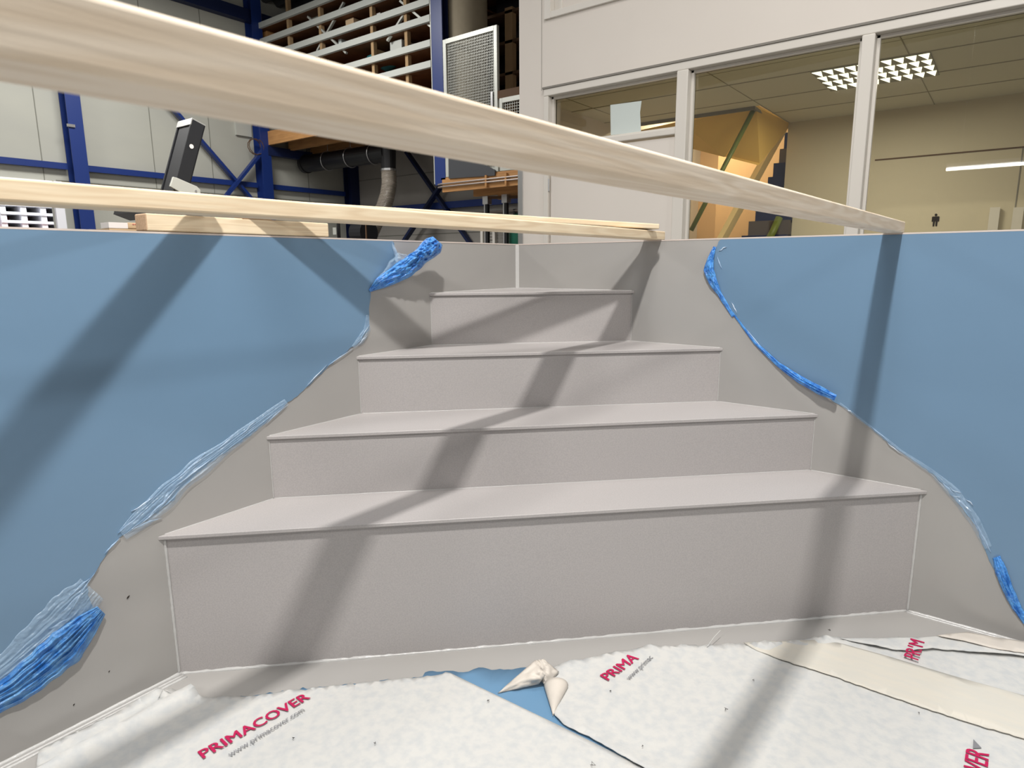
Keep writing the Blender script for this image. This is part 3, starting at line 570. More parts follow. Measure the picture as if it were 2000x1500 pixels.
# second skirting line on the riser foot
def jag(pts, amp, step, seed, w=None):
    """resample an outline and roughen it"""
    out = []; 
    for i in range(len(pts) - 1):
        P, Q2 = V(pts[i]), V(pts[i + 1]); L = (Q2 - P).length; n = max(1, int(L / step))
        d = (Q2 - P).normalized(); nn = V((-d.y, d.x))
        for j in range(n):
            p = P.lerp(Q2, j / n); a = amp if not w else amp * w
            out.append(p + nn * a * (noise.noise(V((p.x * .9 / step, p.y * .9 / step, seed))) * 1.6))
    out.append(V(pts[-1])); return out
def fill_sheet(name, m, outline3, plane, parent, smooth=True, lift=.0015, amp=0., fr=6., grid=.04, thick=.0012, tagk=None, hfun=None, loc=None):
    """triangulated sheet following a planar outline, displaced along the plane normal"""
    n, x, y, o0 = plane
    p2 = [((p - o0).dot(x), (p - o0).dot(y)) for p in outline3]
    xs = [p[0] for p in p2]; ys = [p[1] for p in p2]
    pts = [V(p) for p in p2]; ne = len(pts)
    gx = min(xs) + grid / 2
    def inside(px, py):
        c = False; j = ne - 1
        for i in range(ne):
            if (p2[i][1] > py) != (p2[j][1] > py) and px < (p2[j][0] - p2[i][0]) * (py - p2[i][1]) / (p2[j][1] - p2[i][1]) + p2[i][0]: c = not c
            j = i
        return c
    while gx < max(xs):
        gy = min(ys) + grid / 2
        while gy < max(ys):
            if inside(gx, gy): pts.append(V((gx + random.uniform(-.2, .2) * grid, gy + random.uniform(-.2, .2) * grid)))
            gy += grid
        gx += grid
    r = delaunay_2d_cdt(pts, [(i, (i + 1) % ne) for i in range(ne)], [], 1, 1e-6)
    vv, ff = r[0], r[2]
    k = MB(); h = []
    for p in vv:
        w = o0 + x * p.x + y * p.y
        d = lift + amp * (noise.noise(w * fr) + .5 * noise.noise(w * fr * 2.3) + .6)
        if hfun: d += hfun(w)
        h.append(w + n * d)
    k.add(h, [tuple(f) for f in ff])
    o = k.build(name, m, parent, smooth=smooth, loc=loc)
    s = o.modifiers.new('thickness', 'SOLIDIFY'); s.thickness = thick; s.offset = 1
    return o
PLL = (-NL, -E2, Z, O0); PLR = (-NR, E1, Z, O0); PLF = (Z, V((1, 0, 0)), V((0, 1, 0)), O0)
# ---- left film
lf = thing('protective_film', LP(1.8, .8), 'blue protective film on the left pool wall, torn towards the steps', 'film')
edgeL = [(765, 466), (769, 485), (776, 502), (770, 520), (745, 545), (724, 568), (720, 605), (719, 645), (702, 668), (660, 698), (620, 735), (585, 768), (545, 800), (505, 836), (470, 862), (438, 884), (405, 905), (375, 935), (345, 960), (338, 975), (300, 1005), (262, 1030), (232, 1050), (205, 1085), (185, 1120), (168, 1140), (175, 1175), (190, 1200), (170, 1235), (130, 1275), (85, 1310), (40, 1345), (-30, 1385), (-160, 1450)]
j2 = jag(edgeL, 2.6, 7, 3.1)
top0 = at(765, 470, 'L'); ov = []
for p in j2:
    P = at(p.x, p.y, 'L'); P.z = min(P.z, ZR - .0055); ov.append(P)
ov[0] = V((ov[0].x, ov[0].y, ZR - .0055))
q_end = -ov[-1].dot(E2) if False else (-(ov[-1]).length)
ov += [LP(LL - .05, ov[-1].z), LP(LL - .05, ZR - .0055)]
fill_sheet('film_sheet', 'film', ov, PLL, lf, False, lift=.0012, amp=.0, fr=5, grid=.12)
# ---- right film
rfm = thing('protective_film', RP(1.8, .8), 'blue protective film on the right pool wall, peeled back from the steps', 'film')
edgeR = [(1408, 466), (1398, 485), (1390, 510), (1388, 540), (1400, 568), (1420, 600), (1440, 625), (1458, 650), (1480, 675), (1510, 702), (1545, 733), (1580, 757), (1620, 778), (1650, 795), (1680, 818), (1715, 848), (1750, 876), (1790, 903), (1822, 925), (1846, 950), (1862, 972), (1885, 998), (1905, 1025), (1918, 1060), (1935, 1100), (1960, 1140), (1985, 1185), (2010, 1220), (2060, 1290)]
j2 = jag(edgeR, 1.8, 7, 8.7); ov = []
for p in j2:
    P = at(p.x, p.y, 'R'); P.z = max(.03, min(P.z, ZR - .0055)); ov.append(P)
ov[0] = V((ov[0].x, ov[0].y, ZR - .0055))
ov += [RP(RL - .05, ov[-1].z), RP(RL - .05, ZR - .0055)]
fill_sheet('film_sheet', 'film', ov, PLR, rfm, False, lift=.0012, amp=.0, fr=5, grid=.12)
# ---- bunched and loose film
def interp(L, t):
    f = t * (len(L) - 1); i = min(int(f), len(L) - 2); u = f - i; return L[i] + (L[i + 1] - L[i]) * u
def crumple(parent, name, plane, px, wpx, lifts, thick, m='bunch', nl=70, nw=16, amp=.5, seed=0., fr=30, streak=0.):
    """bunched film: px centre line, wpx widths in photo px, lifts off the wall (m), thick = pillow height (m)"""
    k = MB(); rows = []
    sg_ = -1 if plane in ('L', 'R') else 1
    nrm = -(AX[plane]) if plane in ('L', 'R') else Z
    P2 = [V(p) for p in px]
    for i in range(nl + 1):
        t = i / nl; c = interp(P2, t); d = (interp(P2, min(1, t + .02)) - interp(P2, max(0, t - .02))).normalized(); s_ = V((-d.y, d.x))
        w = interp(wpx, t) * (1 + .16 * noise.noise(V((t * 9, seed, 1.)))); lf_ = interp(lifts, t); th = interp(thick, t); row = []
        for j in range(nw + 1):
            u = j / nw * 2 - 1
            p = c + s_ * (u * w / 2)
            fold = noise.noise(V((t * fr * .35 + seed, u * 3.2, seed * 2.))) + .6 * noise.noise(V((t * fr, u * 7, seed))) 
            if streak: fold = fold * .4 + streak * noise.noise(V((t * 3, u * 9 + seed, 2.)))
            row.append((p, lf_ + th * (math.sqrt(max(0, 1 - u * u)) * .8 + amp * fold * (1 - u ** 4))))
        rows.append(row)
    vs = []
    for row in rows:
        for p, h in row:
            vs.append(at(p.x, p.y, plane, -max(h, .0025) if plane in ('L', 'R') else max(h, .002)))
    back = []
    for row, t in zip(rows, range(nl + 1)):
        lf_ = interp(lifts, t / nl)
        for p, h in row: back.append(at(p.x, p.y, plane, -max(lf_ * .85 - interp(thick, t / nl) * .1, .0018) if plane in ('L', 'R') else .001))
    fs = []; n1 = nw + 1; B = len(vs)
    if m == 'clear':
        k.add(vs, [(i * n1 + j, i * n1 + j + 1, i * n1 + j + n1 + 1, i * n1 + j + n1) for i in range(nl) for j in range(nw)]); return k.build(name, m, parent)
    for i in range(nl):
        for j in range(nw):
            a = i * n1 + j; fs.append((a, a + 1, a + n1 + 1, a + n1)); fs.append((B + a + n1, B + a + n1 + 1, B + a + 1, B + a))
    for i in range(nl):
        for j in (0, nw):
            a = i * n1 + j; fs.append((a, a + n1, B + a + n1, B + a))
    for j in range(nw):
        fs.append((j + 1, j, B + j, B + j + 1)); a = nl * n1 + j; fs.append((a, a + 1, B + a + 1, B + a))
    k.add(vs + back, fs)
    return k.build(name, m, parent)
crumple(lf, 'bunched_film', 'L', [(722, 568), (742, 553), (770, 538), (796, 522), (815, 507), (832, 492), (846, 480), (855, 470)], [6, 22, 32, 36, 34, 36, 40, 26], [.004, .012, .025, .045, .06, .075, .085, .09], [.004, .012, .018, .02, .026, .03, .03, .02], seed=1.3, nl=120, nw=26)
crumple(lf, 'loose_film', 'L', [(768, 478), (776, 503), (786, 522), (796, 530)], [4, 10, 26, 30], [.003, .006, .02, .035], [.002, .006, .012, .012], seed=4.3, m='clear', nl=60, nw=20)
crumple(lf, 'loose_film', 'L', [(728, 562), (760, 540), (790, 512), (800, 505)], [8, 34, 44, 20], [.004, .012, .03, .04], [.004, .01, .014, .01], seed=5.3, m='clear', nl=60, nw=20)
crumple(lf, 'bunched_film', 'L', [(198, 1192), (170, 1220), (130, 1262), (85, 1300), (30, 1345), (-40, 1385)], [22, 50, 74, 74, 60, 50], [.010, .012, .01, .008, .006, .004], [.010, .020, .022, .018, .014, .01], seed=2.1, nl=110, nw=40, streak=1.3, m='bunch2')
crumple(lf, 'loose_film', 'L', [(180, 1150), (140, 1195), (90, 1240), (20, 1300), (-30, 1340)], [60, 90, 80, 60, 50], [.004] * 5, [.006, .01, .01, .008, .006], seed=6.1, m='clear', nl=60, nw=30, streak=1.)
crumple(lf, 'loose_film', 'L', [(240, 1045), (280, 1010), (320, 975), (345, 950), (380, 920), (440, 875), (500, 830), (560, 785)], [24, 40, 46, 40, 38, 30, 22, 14], [.004] * 8, [.004, .01, .014, .012, .01, .008, .006, .004], seed=7.7, m='clear', nl=120, nw=20, streak=1.2)
crumple(lf, 'loose_film', 'L', [(690, 678), (705, 664), (717, 645), (718, 615)], [8, 16, 14, 6], [.003] * 4, [.003, .008, .008, .003], seed=9.7, m='clear', nl=30, nw=10, streak=1.)
crumple(rfm, 'bunched_film', 'R', [(1396, 482), (1388, 505), (1384, 528), (1392, 550), (1404, 572), (1418, 595), (1432, 618)], [6, 12, 20, 18, 9, 8, 6], [.004, .008, .014, .012, .006, .004, .003], [.004, .010, .014, .012, .006, .005, .003], seed=3.3, nl=90, nw=16)
crumple(rfm, 'bunched_film', 'R', [(1430, 610), (1475, 670), (1520, 712), (1560, 740), (1600, 762), (1632, 777)], [4, 6, 10, 14, 17, 12], [.003, .004, .008, .018, .028, .034], [.003, .004, .008, .012, .012, .008], seed=5.9, nl=90, nw=14, streak=1.)
crumple(rfm, 'bunched_film', 'R', [(1946, 1088), (1955, 1115), (1968, 1150), (1985, 1185), (2004, 1215)], [16, 24, 22, 18, 14], [.004, .008, .008, .006, .004], [.006, .014, .012, .008, .006], seed=8.9, nl=60, nw=14, streak=1.)
crumple(rfm, 'loose_film', 'R', [(1640, 788), (1700, 834), (1760, 882), (1820, 922), (1865, 965), (1905, 1020), (1930, 1070)], [5, 6, 7, 12, 24, 22, 16], [.003] * 7, [.003, .003, .004, .007, .01, .008, .006], seed=2.9, nl=120, nw=10, m='clear', streak=1.)
def folds(parent, plane, lines, m='fold'):  # fold ridges whose pale colour stands in for the film's highlight streaks
    for (x0, y0, x1, y1, w) in lines:
        k = MB(); A, B_ = V((x0, y0)), V((x1, y1)); d = (B_ - A).normalized(); s_ = V((-d.y, d.x)); n = 16; vs = []; se = random.random() * 9
        for i in range(n + 1):
            t = i / n; c = A.lerp(B_, t) + s_ * 2.2 * noise.noise(V((t * 2.5, se, 0))); ww = w * math.sin(math.pi * (t * .94 + .03)) * (1 + .4 * noise.noise(V((t * 7, se, 3)))) * .5
            for u, h in ((-1, .0022), (0, .0055), (1, .0022)): q = c + s_ * ww * u; vs.append(at(q.x, q.y, plane, -h - .002 * math.sin(math.pi * t)))
        k.add(vs, [(i * 3 + j, i * 3 + j + 1, i * 3 + j + 4, i * 3 + j + 3) for i in range(n) for j in range(2)])
        k.build('film_fold_glint', m, parent)
folds(lf, 'L', [(337, 954, 414, 896, 2.6), (257, 1000, 304, 969, 2.8), (300, 1003, 350, 948, 2.2), (427, 877, 457, 850, 2.4), (600, 755, 640, 712, 2.2), (470, 850, 500, 822, 2), (62, 1268, 128, 1222, 2.4), (110, 1290, 168, 1240, 2.2), (700, 672, 718, 655, 2.6), (708, 655, 722, 635, 2)], 'foldglint')
folds(lf, 'L', [(348, 934, 402, 885, 3.5), (256, 1033, 316, 1011, 4), (230, 1042, 280, 1000, 3.5), (282, 1018, 330, 972, 5), (318, 985, 330, 960, 8), (130, 1205, 192, 1108, 3), (118, 1198, 170, 1150, 4), (10, 1320, 60, 1282, 4), (40, 1322, 120, 1262, 5), (135, 1165, 180, 1125, 3), (205, 1082, 235, 1050, 4), (520, 830, 560, 790, 3), (95, 1230, 140, 1205, 4), (765, 470, 780, 520, 5), (640, 716, 690, 680, 2.5)], 'fold')
folds(rfm, 'R', [(1404, 490, 1419, 482, 2), (1388, 500, 1392, 520, 3), (1428, 590, 1440, 612, 2.5), (1856, 955, 1878, 963, 2), (1859, 968, 1877, 972, 2), (1887, 974, 1901, 988, 2.4), (1655, 800, 1664, 806, 3), (1730, 862, 1760, 888, 2), (1990, 1190, 1998, 1198, 6), (1970, 1140, 1976, 1160, 3)], 'foldglint')
folds(rfm, 'R', [(1400, 500, 1410, 525, 3), (1455, 640, 1500, 693, 3), (1700, 832, 1740, 866, 2.5), (1862, 968, 1898, 1000, 6), (1900, 1010, 1920, 1050, 5), (1910, 1030, 1935, 1080, 6), (1840, 942, 1862, 965, 4)], 'fold')
# specks on the left wall
for (x, y, r, lab) in ((250, 1166, .0035, 'upper black speck stuck on the grey wall by the steps'), (213, 1311, .0015, 'middle tiny dark speck low on the left pool wall'), (144, 1376, .0018, 'lowest tiny dark speck near the left wall foot')):
    P = at(x, y, 'L'); tag(MB().prism([P + E2 * r * 1.2 + Z * r, P - E2 * r * .4 + Z * r * .3, P - E2 * r * 1.1 - Z * r * 1.2, P + E2 * r * .3 - Z * r * .4], -NL * .002).build('dirt_speck', 'speck'), lab, 'speck')

# ================================================================== floor coverings
def fl(pts, amp, seed, step=9):
    return [at(p.x, p.y, 'z', 0) for p in jag(pts, amp, step, seed)]
def out3(*segs):
    o = []
    for s in segs: o += s if not o else s[0:]
    return o
# blue film left on the pool floor
edge = fl([(470, 1362), (560, 1350), (640, 1342), (700, 1335), (760, 1330), (825, 1322), (830, 1314), (870, 1312), (885, 1310), (905, 1313), (935, 1306), (960, 1308), (1000, 1310), (1025, 1304), (1060, 1300)], 3, 2.2, 8)
bf = edge + [at(1250, 1330, 'z', 0), at(1400, 1560, 'z', 0), at(700, 1500, 'z', 0)]
b_ = fill_sheet('floor_film', 'filmfloor', bf, PLF, None, lift=.001, grid=.1, thick=.0008, loc=V((1.3, -1.0, 0)))
tag(b_, 'blue film left on the pool floor, showing between the two white fleece sheets', 'film')
# left fleece
lw = thing('fleece_sheet', at(600, 1450, 'z', 0), 'left white fleece floor sheet, wrinkled up along the left pool wall', 'floor protection')
TL = fl([(338, 1352), (352, 1362), (362, 1350), (395, 1366), (430, 1362), (480, 1364), (560, 1352), (640, 1342), (700, 1336), (760, 1330), (820, 1324), (878, 1317)], 2.5, 5.5, 7)
e_r = [at(x, y, 'z', 0) for x, y in ((880, 1317), (1090, 1418), (1250, 1498), (1420, 1585), (1420, 1900))]
l_w = fl([(20, 1900), (60, 1560), (78, 1470), (120, 1452), (200, 1412), (260, 1384), (310, 1356), (338, 1352)], 3, 6.1, 9)
# ridge beside the wall
ra, rb = at(130, 1480, 'z', 0), at(345, 1362, 'z', 0)
rdv = (rb - ra).normalized(); rn = V((-rdv.y, rdv.x, 0))
def ridge(w):
    s = (w - ra).dot(rn) * -1; t = (w - ra).dot(rdv)
    wv = .5 + .5 * noise.noise(V((t * 7, 0, 0)))
    g = math.exp(-((s - .02 - .012 * wv) / .022) ** 2) * (.022 + .012 * wv) + math.exp(-((s + .05) / .02) ** 2) * .01
    crease = .006 * noise.noise(V((t * 10 + s * 6, s * 40, 3.)))
    f = max(0, 1 - max(0, abs(s) - .05) / .08)
    return (g + crease * f + .004 * f)
fill_sheet('fleece', 'fleece', TL[:-1] + e_r + l_w[:-1], PLF, lw, lift=.0025, amp=.0022, fr=7, grid=.022, thick=.0012, hfun=ridge)
# tuft at the corner
def patch(name, m, parent, px, hs, n=10, plane='z', amp=.004, seed=1., thick=.0012):
    """quad patch between four photo corners, each with its own height"""
    k = MB(); vs = []
    A, B_, C_, D_ = [V(p) for p in px]
    for i in range(n + 1):
        for j in range(n + 1):
            u, v = i / n, j / n
            p = (A.lerp(B_, u)).lerp(D_.lerp(C_, u), v); h = (hs[0] * (1 - u) + hs[1] * u) * (1 - v) + (hs[3] * (1 - u) + hs[2] * u) * v
            h += hs[4] * math.sin(math.pi * u) * math.sin(math.pi * v) if len(hs) > 4 else 0
            h += amp * noise.noise(V((u * 5 + seed, v * 5, seed)))
            vs.append(at(p.x, p.y, plane, max(h, .004)))
    fs = [(i * (n + 1) + j, (i + 1) * (n + 1) + j, (i + 1) * (n + 1) + j + 1, i * (n + 1) + j + 1) for i in range(n) for j in range(n)]
    k.add(vs, fs); o = k.build(name, m, parent, smooth=True); s = o.modifiers.new('thickness', 'SOLIDIFY'); s.thickness = thick; return o
patch('torn_tuft', 'fleece', lw, [(305, 1372), (318, 1346), (342, 1358), (332, 1374)], [.006, .03, .012, .006, .01], 8, seed=2.2)
# right fleece
rw = thing('fleece_sheet', at(1400, 1400, 'z', 0), 'right white fleece floor sheet with its corner folded over', 'floor protection')
TR = fl([(1064, 1318), (1090, 1306), (1130, 1296), (1160, 1290), (1180, 1283), (1225, 1276), (1262, 1268), (1330, 1266), (1400, 1265), (1450, 1262), (1500, 1262), (1545, 1258), (1590, 1249), (1640, 1252), (1680, 1254), (1720, 1252), (1790, 1252), (1840, 1251), (1888, 1246), (1950, 1258), (2010, 1266), (2080, 1274)], 1.6, 9.1, 7)
TRr = [at(x, y, 'z', 0) for x, y in ((2500, 1420), (2700, 1900), (1500, 1900))]
eL = fl([(1420, 1587), (1330, 1545), (1245, 1500), (1190, 1468), (1150, 1446), (1122, 1432), (1100, 1420), (1084, 1402), (1076, 1375), (1066, 1345), (1056, 1335)], 1.2, 3.3, 9)
def ridge2(w):
    # low crumples along the torn top edge and a lift along the left edge
    p = w; best = min((p - q).length for q in eL[::3]); g = .008 * math.exp(-(best / .03) ** 2)
    b2 = min((p - q).length for q in TR[::4]); f = math.exp(-(b2 / .06) ** 2)
    return g + f * (.007 + .010 * noise.noise(V((p.x * 14, p.y * 14, 1.))) + .006 * noise.noise(V((p.x * 40, p.y * 40, 1.))))
fill_sheet('fleece', 'fleece', TR + TRr + eL, PLF, rw, lift=.0035, amp=.0025, fr=6, grid=.024, thick=.0012, hfun=ridge2)
# folded corner: tent flap to the left and the curl
patch('folded_flap', 'fleeceback', rw, [(972, 1354), (1045, 1290), (1066, 1318), (1052, 1336)], [.004, .052, .05, .012, .006], 12, seed=3.2, amp=.007)
patch('folded_flap', 'fleeceback', rw, [(1045, 1290), (1062, 1287), (1092, 1312), (1066, 1345)], [.052, .054, .016, .010, .008], 12, seed=4.2, amp=.006)
k = MB(); vs = []; nn = 12; mm = 12        # open cone shaped curl
tip = at(1080, 1400, 'z', .004)
for i in range(nn + 1):
    t = i / nn
    for j in range(mm + 1):
        an = math.pi * 1.25 * j / mm - .2
        c = V((1080, 1400)).lerp(V((1086, 1345)), t)
        px_ = c.x - math.cos(an) * 24 * t; h = .004 + .026 * t * (1 + math.sin(an)) 
        P = at(px_, c.y, 'z', .004); vs.append(P + Z * (.026 * t * (math.sin(an) + .25) + .004))
fs = [(i * (mm + 1) + j, (i + 1) * (mm + 1) + j, (i + 1) * (mm + 1) + j + 1, i * (mm + 1) + j + 1) for i in range(nn) for j in range(mm)]
k.add(vs, fs); o = k.build('curled_edge', 'fleeceback', rw, smooth=True); s = o.modifiers.new('thickness', 'SOLIDIFY'); s.thickness = .0012
# cream overlap strips
st = fl([(1452, 1261), (1480, 1276), (1530, 1296), (1600, 1318), (1700, 1352), (1800, 1388), (1900, 1420), (2010, 1452), (2200, 1510)], 1.0, 1.1, 10)
su = [at(x, y, 'z', 0) for x, y in ((2300, 1445), (2010, 1368), (1860, 1326), (1740, 1290), (1640, 1262), (1590, 1256))]
cs = fill_sheet('cover_strip', 'fleece2', st + su, PLF, None, lift=.010, amp=.0022, fr=6, grid=.03, thick=.002, loc=at(1700, 1320, 'z', 0))
tag(cs, 'long cream overlap strip across the right white fleece sheet', 'floor protection')
st = fl([(1640, 1256), (1700, 1270), (1760, 1279), (1830, 1277), (1920, 1283), (2010, 1292)], 1.0, 1.1, 10)
su = [at(x, y, 'z', 0) for x, y in ((2080, 1290), (2010, 1270), (1950, 1260), (1888, 1249), (1790, 1254), (1720, 1255))]
cs2 = fill_sheet('cover_strip', 'fleece', st + su, PLF, None, lift=.014, amp=.004, fr=14, grid=.02, thick=.0015, loc=at(1800, 1265, 'z', 0))
tag(cs2, 'short wrinkled white strip nearest the right wall, lying over the fleece', 'floor protection')
st = fl([(1828, 1254), (1880, 1264), (1940, 1279), (2010, 1290)], .8, 1.7, 10)
su = [at(x, y, 'z', 0) for x, y in ((2060, 1285), (2010, 1267), (1950, 1259), (1888, 1247), (1850, 1251))]
o = fill_sheet('cover_strip', 'fleeceback', st + su, PLF, None, lift=.021, amp=.002, fr=8, grid=.03, thick=.0015, loc=at(1920, 1265, 'z', 0))
tag(o, 'small cream triangular scrap in the corner by the right pool wall', 'floor protection')
# print on the fleece
from mathutils.bvhtree import BVHTree
def hug(parent):
    tr = []
    for c in [parent] + list(parent.children):
        if c.type == 'MESH' and c.name.startswith(('fleece', 'cover')):
            o_ = ORG[c]; tr.append(BVHTree.FromPolygons([v.co + o_ for v in c.data.vertices], [tuple(p.vertices) for p in c.data.polygons]))
    return tr
def text(parent, body, p0, p1, h, m, name, z, bold=.0, flip=1, shear=0.):
    """text whose baseline runs p0 -> p1 (photo px on the floor), cap height h metres"""
    A = at(*p0, 'z', z); B_ = at(*p1, 'z', z); d = (B_ - A); L = d.length; d.normalize(); n_ = V((-d.y, d.x, 0)) * flip
    cu = bpy.data.curves.new(name, 'FONT'); cu.body = body; cu.size = 1; cu.offset = 0; cu.extrude = 0; cu.resolution_u = 3; cu.shear = shear; cu.space_character = 1.0 + bold * 1.5
    to = bpy.data.objects.new('tmp', cu); COL.objects.link(to); dg = bpy.context.evaluated_depsgraph_get(); me = bpy.data.meshes.new_from_object(to.evaluated_get(dg)); bpy.data.objects.remove(to)
    xs = [v.co.x for v in me.vertices]; x0, x1 = min(xs), max(xs); sx = L / (x1 - x0); ys = [v.co.y for v in me.vertices if True]; sy = h / .72
    o0 = ORG[parent]; tr = hug(parent)
    for v in me.vertices:
        c = v.co.copy(); p = A + d * ((c.x - x0) * sx) + n_ * (c.y * sy); zz = z * .5
        for t_ in tr:
            h_ = t_.ray_cast(V((p.x, p.y, .3)), V((0, 0, -1)))
            if h_[0] is not None: zz = max(zz, h_[0].z)
        p.z = zz + .0032; v.co = p - o0
    if bold:      # heavier strokes: shifted layers of the same letters
        bm = bmesh.new(); bm.from_mesh(me); base = list(bm.verts) + list(bm.edges) + list(bm.faces)
        for q in (1, 2, 3, 4):
            r_ = bmesh.ops.duplicate(bm, geom=base); vv = [g for g in r_['geom'] if isinstance(g, bmesh.types.BMVert)]
            bmesh.ops.translate(bm, verts=vv, vec=d * (q * .011 * sx) + n_ * ((q % 2) * .012 * sy) + Z * (q * .00008))
        bm.to_mesh(me); bm.free()
    me.materials.append(M[m]); o = bpy.data.objects.new(name, me); COL.objects.link(o); o.parent = parent; ORG[o] = o0; return o
PT = .0110
t_ = text(lw, 'PRIMACOVER', (397, 1480), (606, 1362), .036, 'ink', 'printed_name', PT, .012); t_['label'] = 'crimson printed word'
t_ = text(lw, 'www.primacover.com', (450, 1476), (596, 1386), .020, 'ink2', 'printed_address', PT); t_['label'] = 'grey printed web address'
t_ = text(rw, 'PRIMA', (1188, 1327), (1248, 1286), .034, 'ink', 'printed_name', .0135, .012); t_['label'] = 'crimson printed word'
t_ = text(rw, 'www.primac', (1230, 1325), (1276, 1282), .018, 'ink2', 'printed_address', .0150); t_['label'] = 'grey printed web address'
t_ = text(cs2, 'PRIM', (1794, 1285), (1806, 1253), .040, 'ink', 'printed_name', .024, .012); t_['label'] = 'crimson printed letters'
t_ = text(rw, 'OVER', (1926, 1536), (1932, 1474), .048, 'ink', 'printed_name', .0085, .012); t_['label'] = 'crimson printed letters'
MB().prism([at(1901, 1444, 'z', .0085), at(1917, 1461, 'z', .0085), at(1900, 1462, 'z', .0085)], Z * .0008).build('printed_triangle', 'ink2', rw)
# loose thread and crumbs
P = at(1381, 1263, 'z', .016); Q2 = at(1407, 1231, 'z', .035); tag(MB().tube([P, P.lerp(Q2, .5) + Z * .004, Q2], .0009, 6).build('loose_thread', 'fleece'), 'thin white thread standing up from the fleece edge near the riser', 'thread')
cr = [(953, 1369, .004), (732, 1452, .003), (1418, 1386, .005), (1472, 1329, .003), (1158, 1493, .007), (573, 1442, .003), (1192, 1350, .003), (1620, 1231, .004), (1255, 1458, .002), (1795, 1393, .002)]
CL = ['dark crumb on the left fleece edge beside the exposed blue film', 'dark crumb in the middle of the left white fleece', 'largest dark curled crumb on the right fleece, left of the soft shadow', 'small crumb on the right fleece just below the cream strip start',
      'dark curled crumb at the bottom edge of the picture', 'tiny crumb on the left fleece right of the web address', 'tiny crumb on the right fleece below the crimson letters', 'crumb on the bare grey floor at the foot of the riser', 'tiny crumb on the right fleece near its left edge', 'tiny crumb on the cream strip']
for i, (x, y, r) in enumerate(cr):
    P = at(x, y, 'z', .0095 if y > 1240 else .001); k = MB(); k.tube([P + V((r * math.cos(j * 2.4 + i), r * math.sin(j * 2.4 + i), .001 * j)) for j in range(4)], .0007, 5)
    tag(k.build('debris_crumb', 'speck'), CL[i], 'debris', 'crumbs on the pool floor')

# ================================================================== timbers
def timber(name, P, Q_, w, h, up, m, label, ov=None, cat='timber beam', be=.004):
    """P, Q_ = axis ends; local x runs along the grain"""
    d = (Q_ - P); L = d.length; d.normalize(); y = up.cross(d).normalized(); z = d.cross(y)
    me = bpy.data.meshes.new(name); bm = bmesh.new(); nseg = 24
    rings = []
    for i in range(nseg + 1):
        x = L * i / nseg; rings.append([bm.verts.new((x, sy * w / 2, sz * h / 2)) for sy, sz in ((-1, -1), (1, -1), (1, 1), (-1, 1))])
    for i in range(nseg):
        for j in range(4): bm.faces.new((rings[i][j], rings[i][(j + 1) % 4], rings[i + 1][(j + 1) % 4], rings[i + 1][j]))
    f0 = bm.faces.new(list(reversed(rings[0]))); f1 = bm.faces.new(rings[-1]); f0.material_index = f1.material_index = 1
    bmesh.ops.recalc_face_normals(bm, faces=bm.faces); bm.to_mesh(me); bm.free()
    me.materials.append(M[m]); me.materials.append(M['pineend'])
    o = bpy.data.objects.new(name, me); COL.objects.link(o); ORG[o] = P
    o.matrix_world = Matrix(((d.x, y.x, z.x, P.x), (d.y, y.y, z.y, P.y), (d.z, y.z, z.z, P.z), (0, 0, 0, 1)))
    b_ = o.modifiers.new('bevel', 'BEVEL'); b_.width = be; b_.segments = 3; b_.limit_method = 'ANGLE'
    return tag(o, label, cat)
def brace(s, th, w, h, over, length, label, m):
    th += math.pi / 4; dd = V((math.cos(th), math.sin(th), 0)); nn = V((math.sin(th), -math.cos(th), 0))   # nn towards the camera
    A = E1 * s + Z * (ZR + h / 2) - nn * (w / 2)
    return timber('timber_beam', A - dd * length, A + dd * over, w, h, Z, m, label)
brace(1.599, .7591, .0548, .0365, .03, LL - .02, 'thick near pine beam crossing the whole upper picture, resting on the right rim', 'pine')
brace(.7485, .7849, .070, .0338, .03, LL - .02, 'longer middle pine beam lying level across the pool behind the near one', 'pine2')
# block on the left rim
zb = ZR; hb = .046
P = at(271, 449, 'L'); Q2 = at(643, 462, 'L'); qa, qb = -P.dot(E2), -Q2.dot(E2)
qa = math.hypot(P.x, P.y); qb = math.hypot(Q2.x, Q2.y)
BK0, BK1 = qa - .02, qb - .02
timber('timber_block', LP(qb, ZR + hb / 2 + .002) + NL * .033, LP(qa - .022, ZR + hb / 2 + .002) + NL * .033, .066, hb, Z, 'pine2', 'short square pine block lying on the left pool rim under two shadows', cat='timber block')
# diagonal brace from the block over the middle beam
TB = ZR + hb + .003
bh = .020
bl, br = EP(0, -1.37, 1.395), EP(.742, -.075, ZR + .0365 + bh / 2 + .001); tag(MB().box(-.045, .0, -1.42, -1.32, TB - .001, 1.383, lambda a, b, z: EP(a, b, z)).build('timber_wedge', 'timb'), 'small packing piece under the left end of the thin diagonal beam', 'wedge')
s1, s2 = at(387, 457, 'L'), at(60, 850, 'L')
def lift_to(P, z): return LB + (P - LB) * ((LB.z - z) / (LB.z - P.z))
k1, k2 = lift_to(s1, 1.385), lift_to(s2, 1.372); kd = (k2 - k1); k3 = k1 + kd * 2.0; k3.z = ZR + .0338 + .013
timber('timber_beam', k1 - kd.normalized() * .07, k3, .062, .020, Z, 'pine2', 'thin pine beam leading from the short block towards the camera, out of sight behind the middle beam')
timber('timber_beam', bl - (br - bl) * .04, br, .085, bh, Z, 'pine2', 'thin pine beam lying diagonally over the middle beam, only its right end showing')
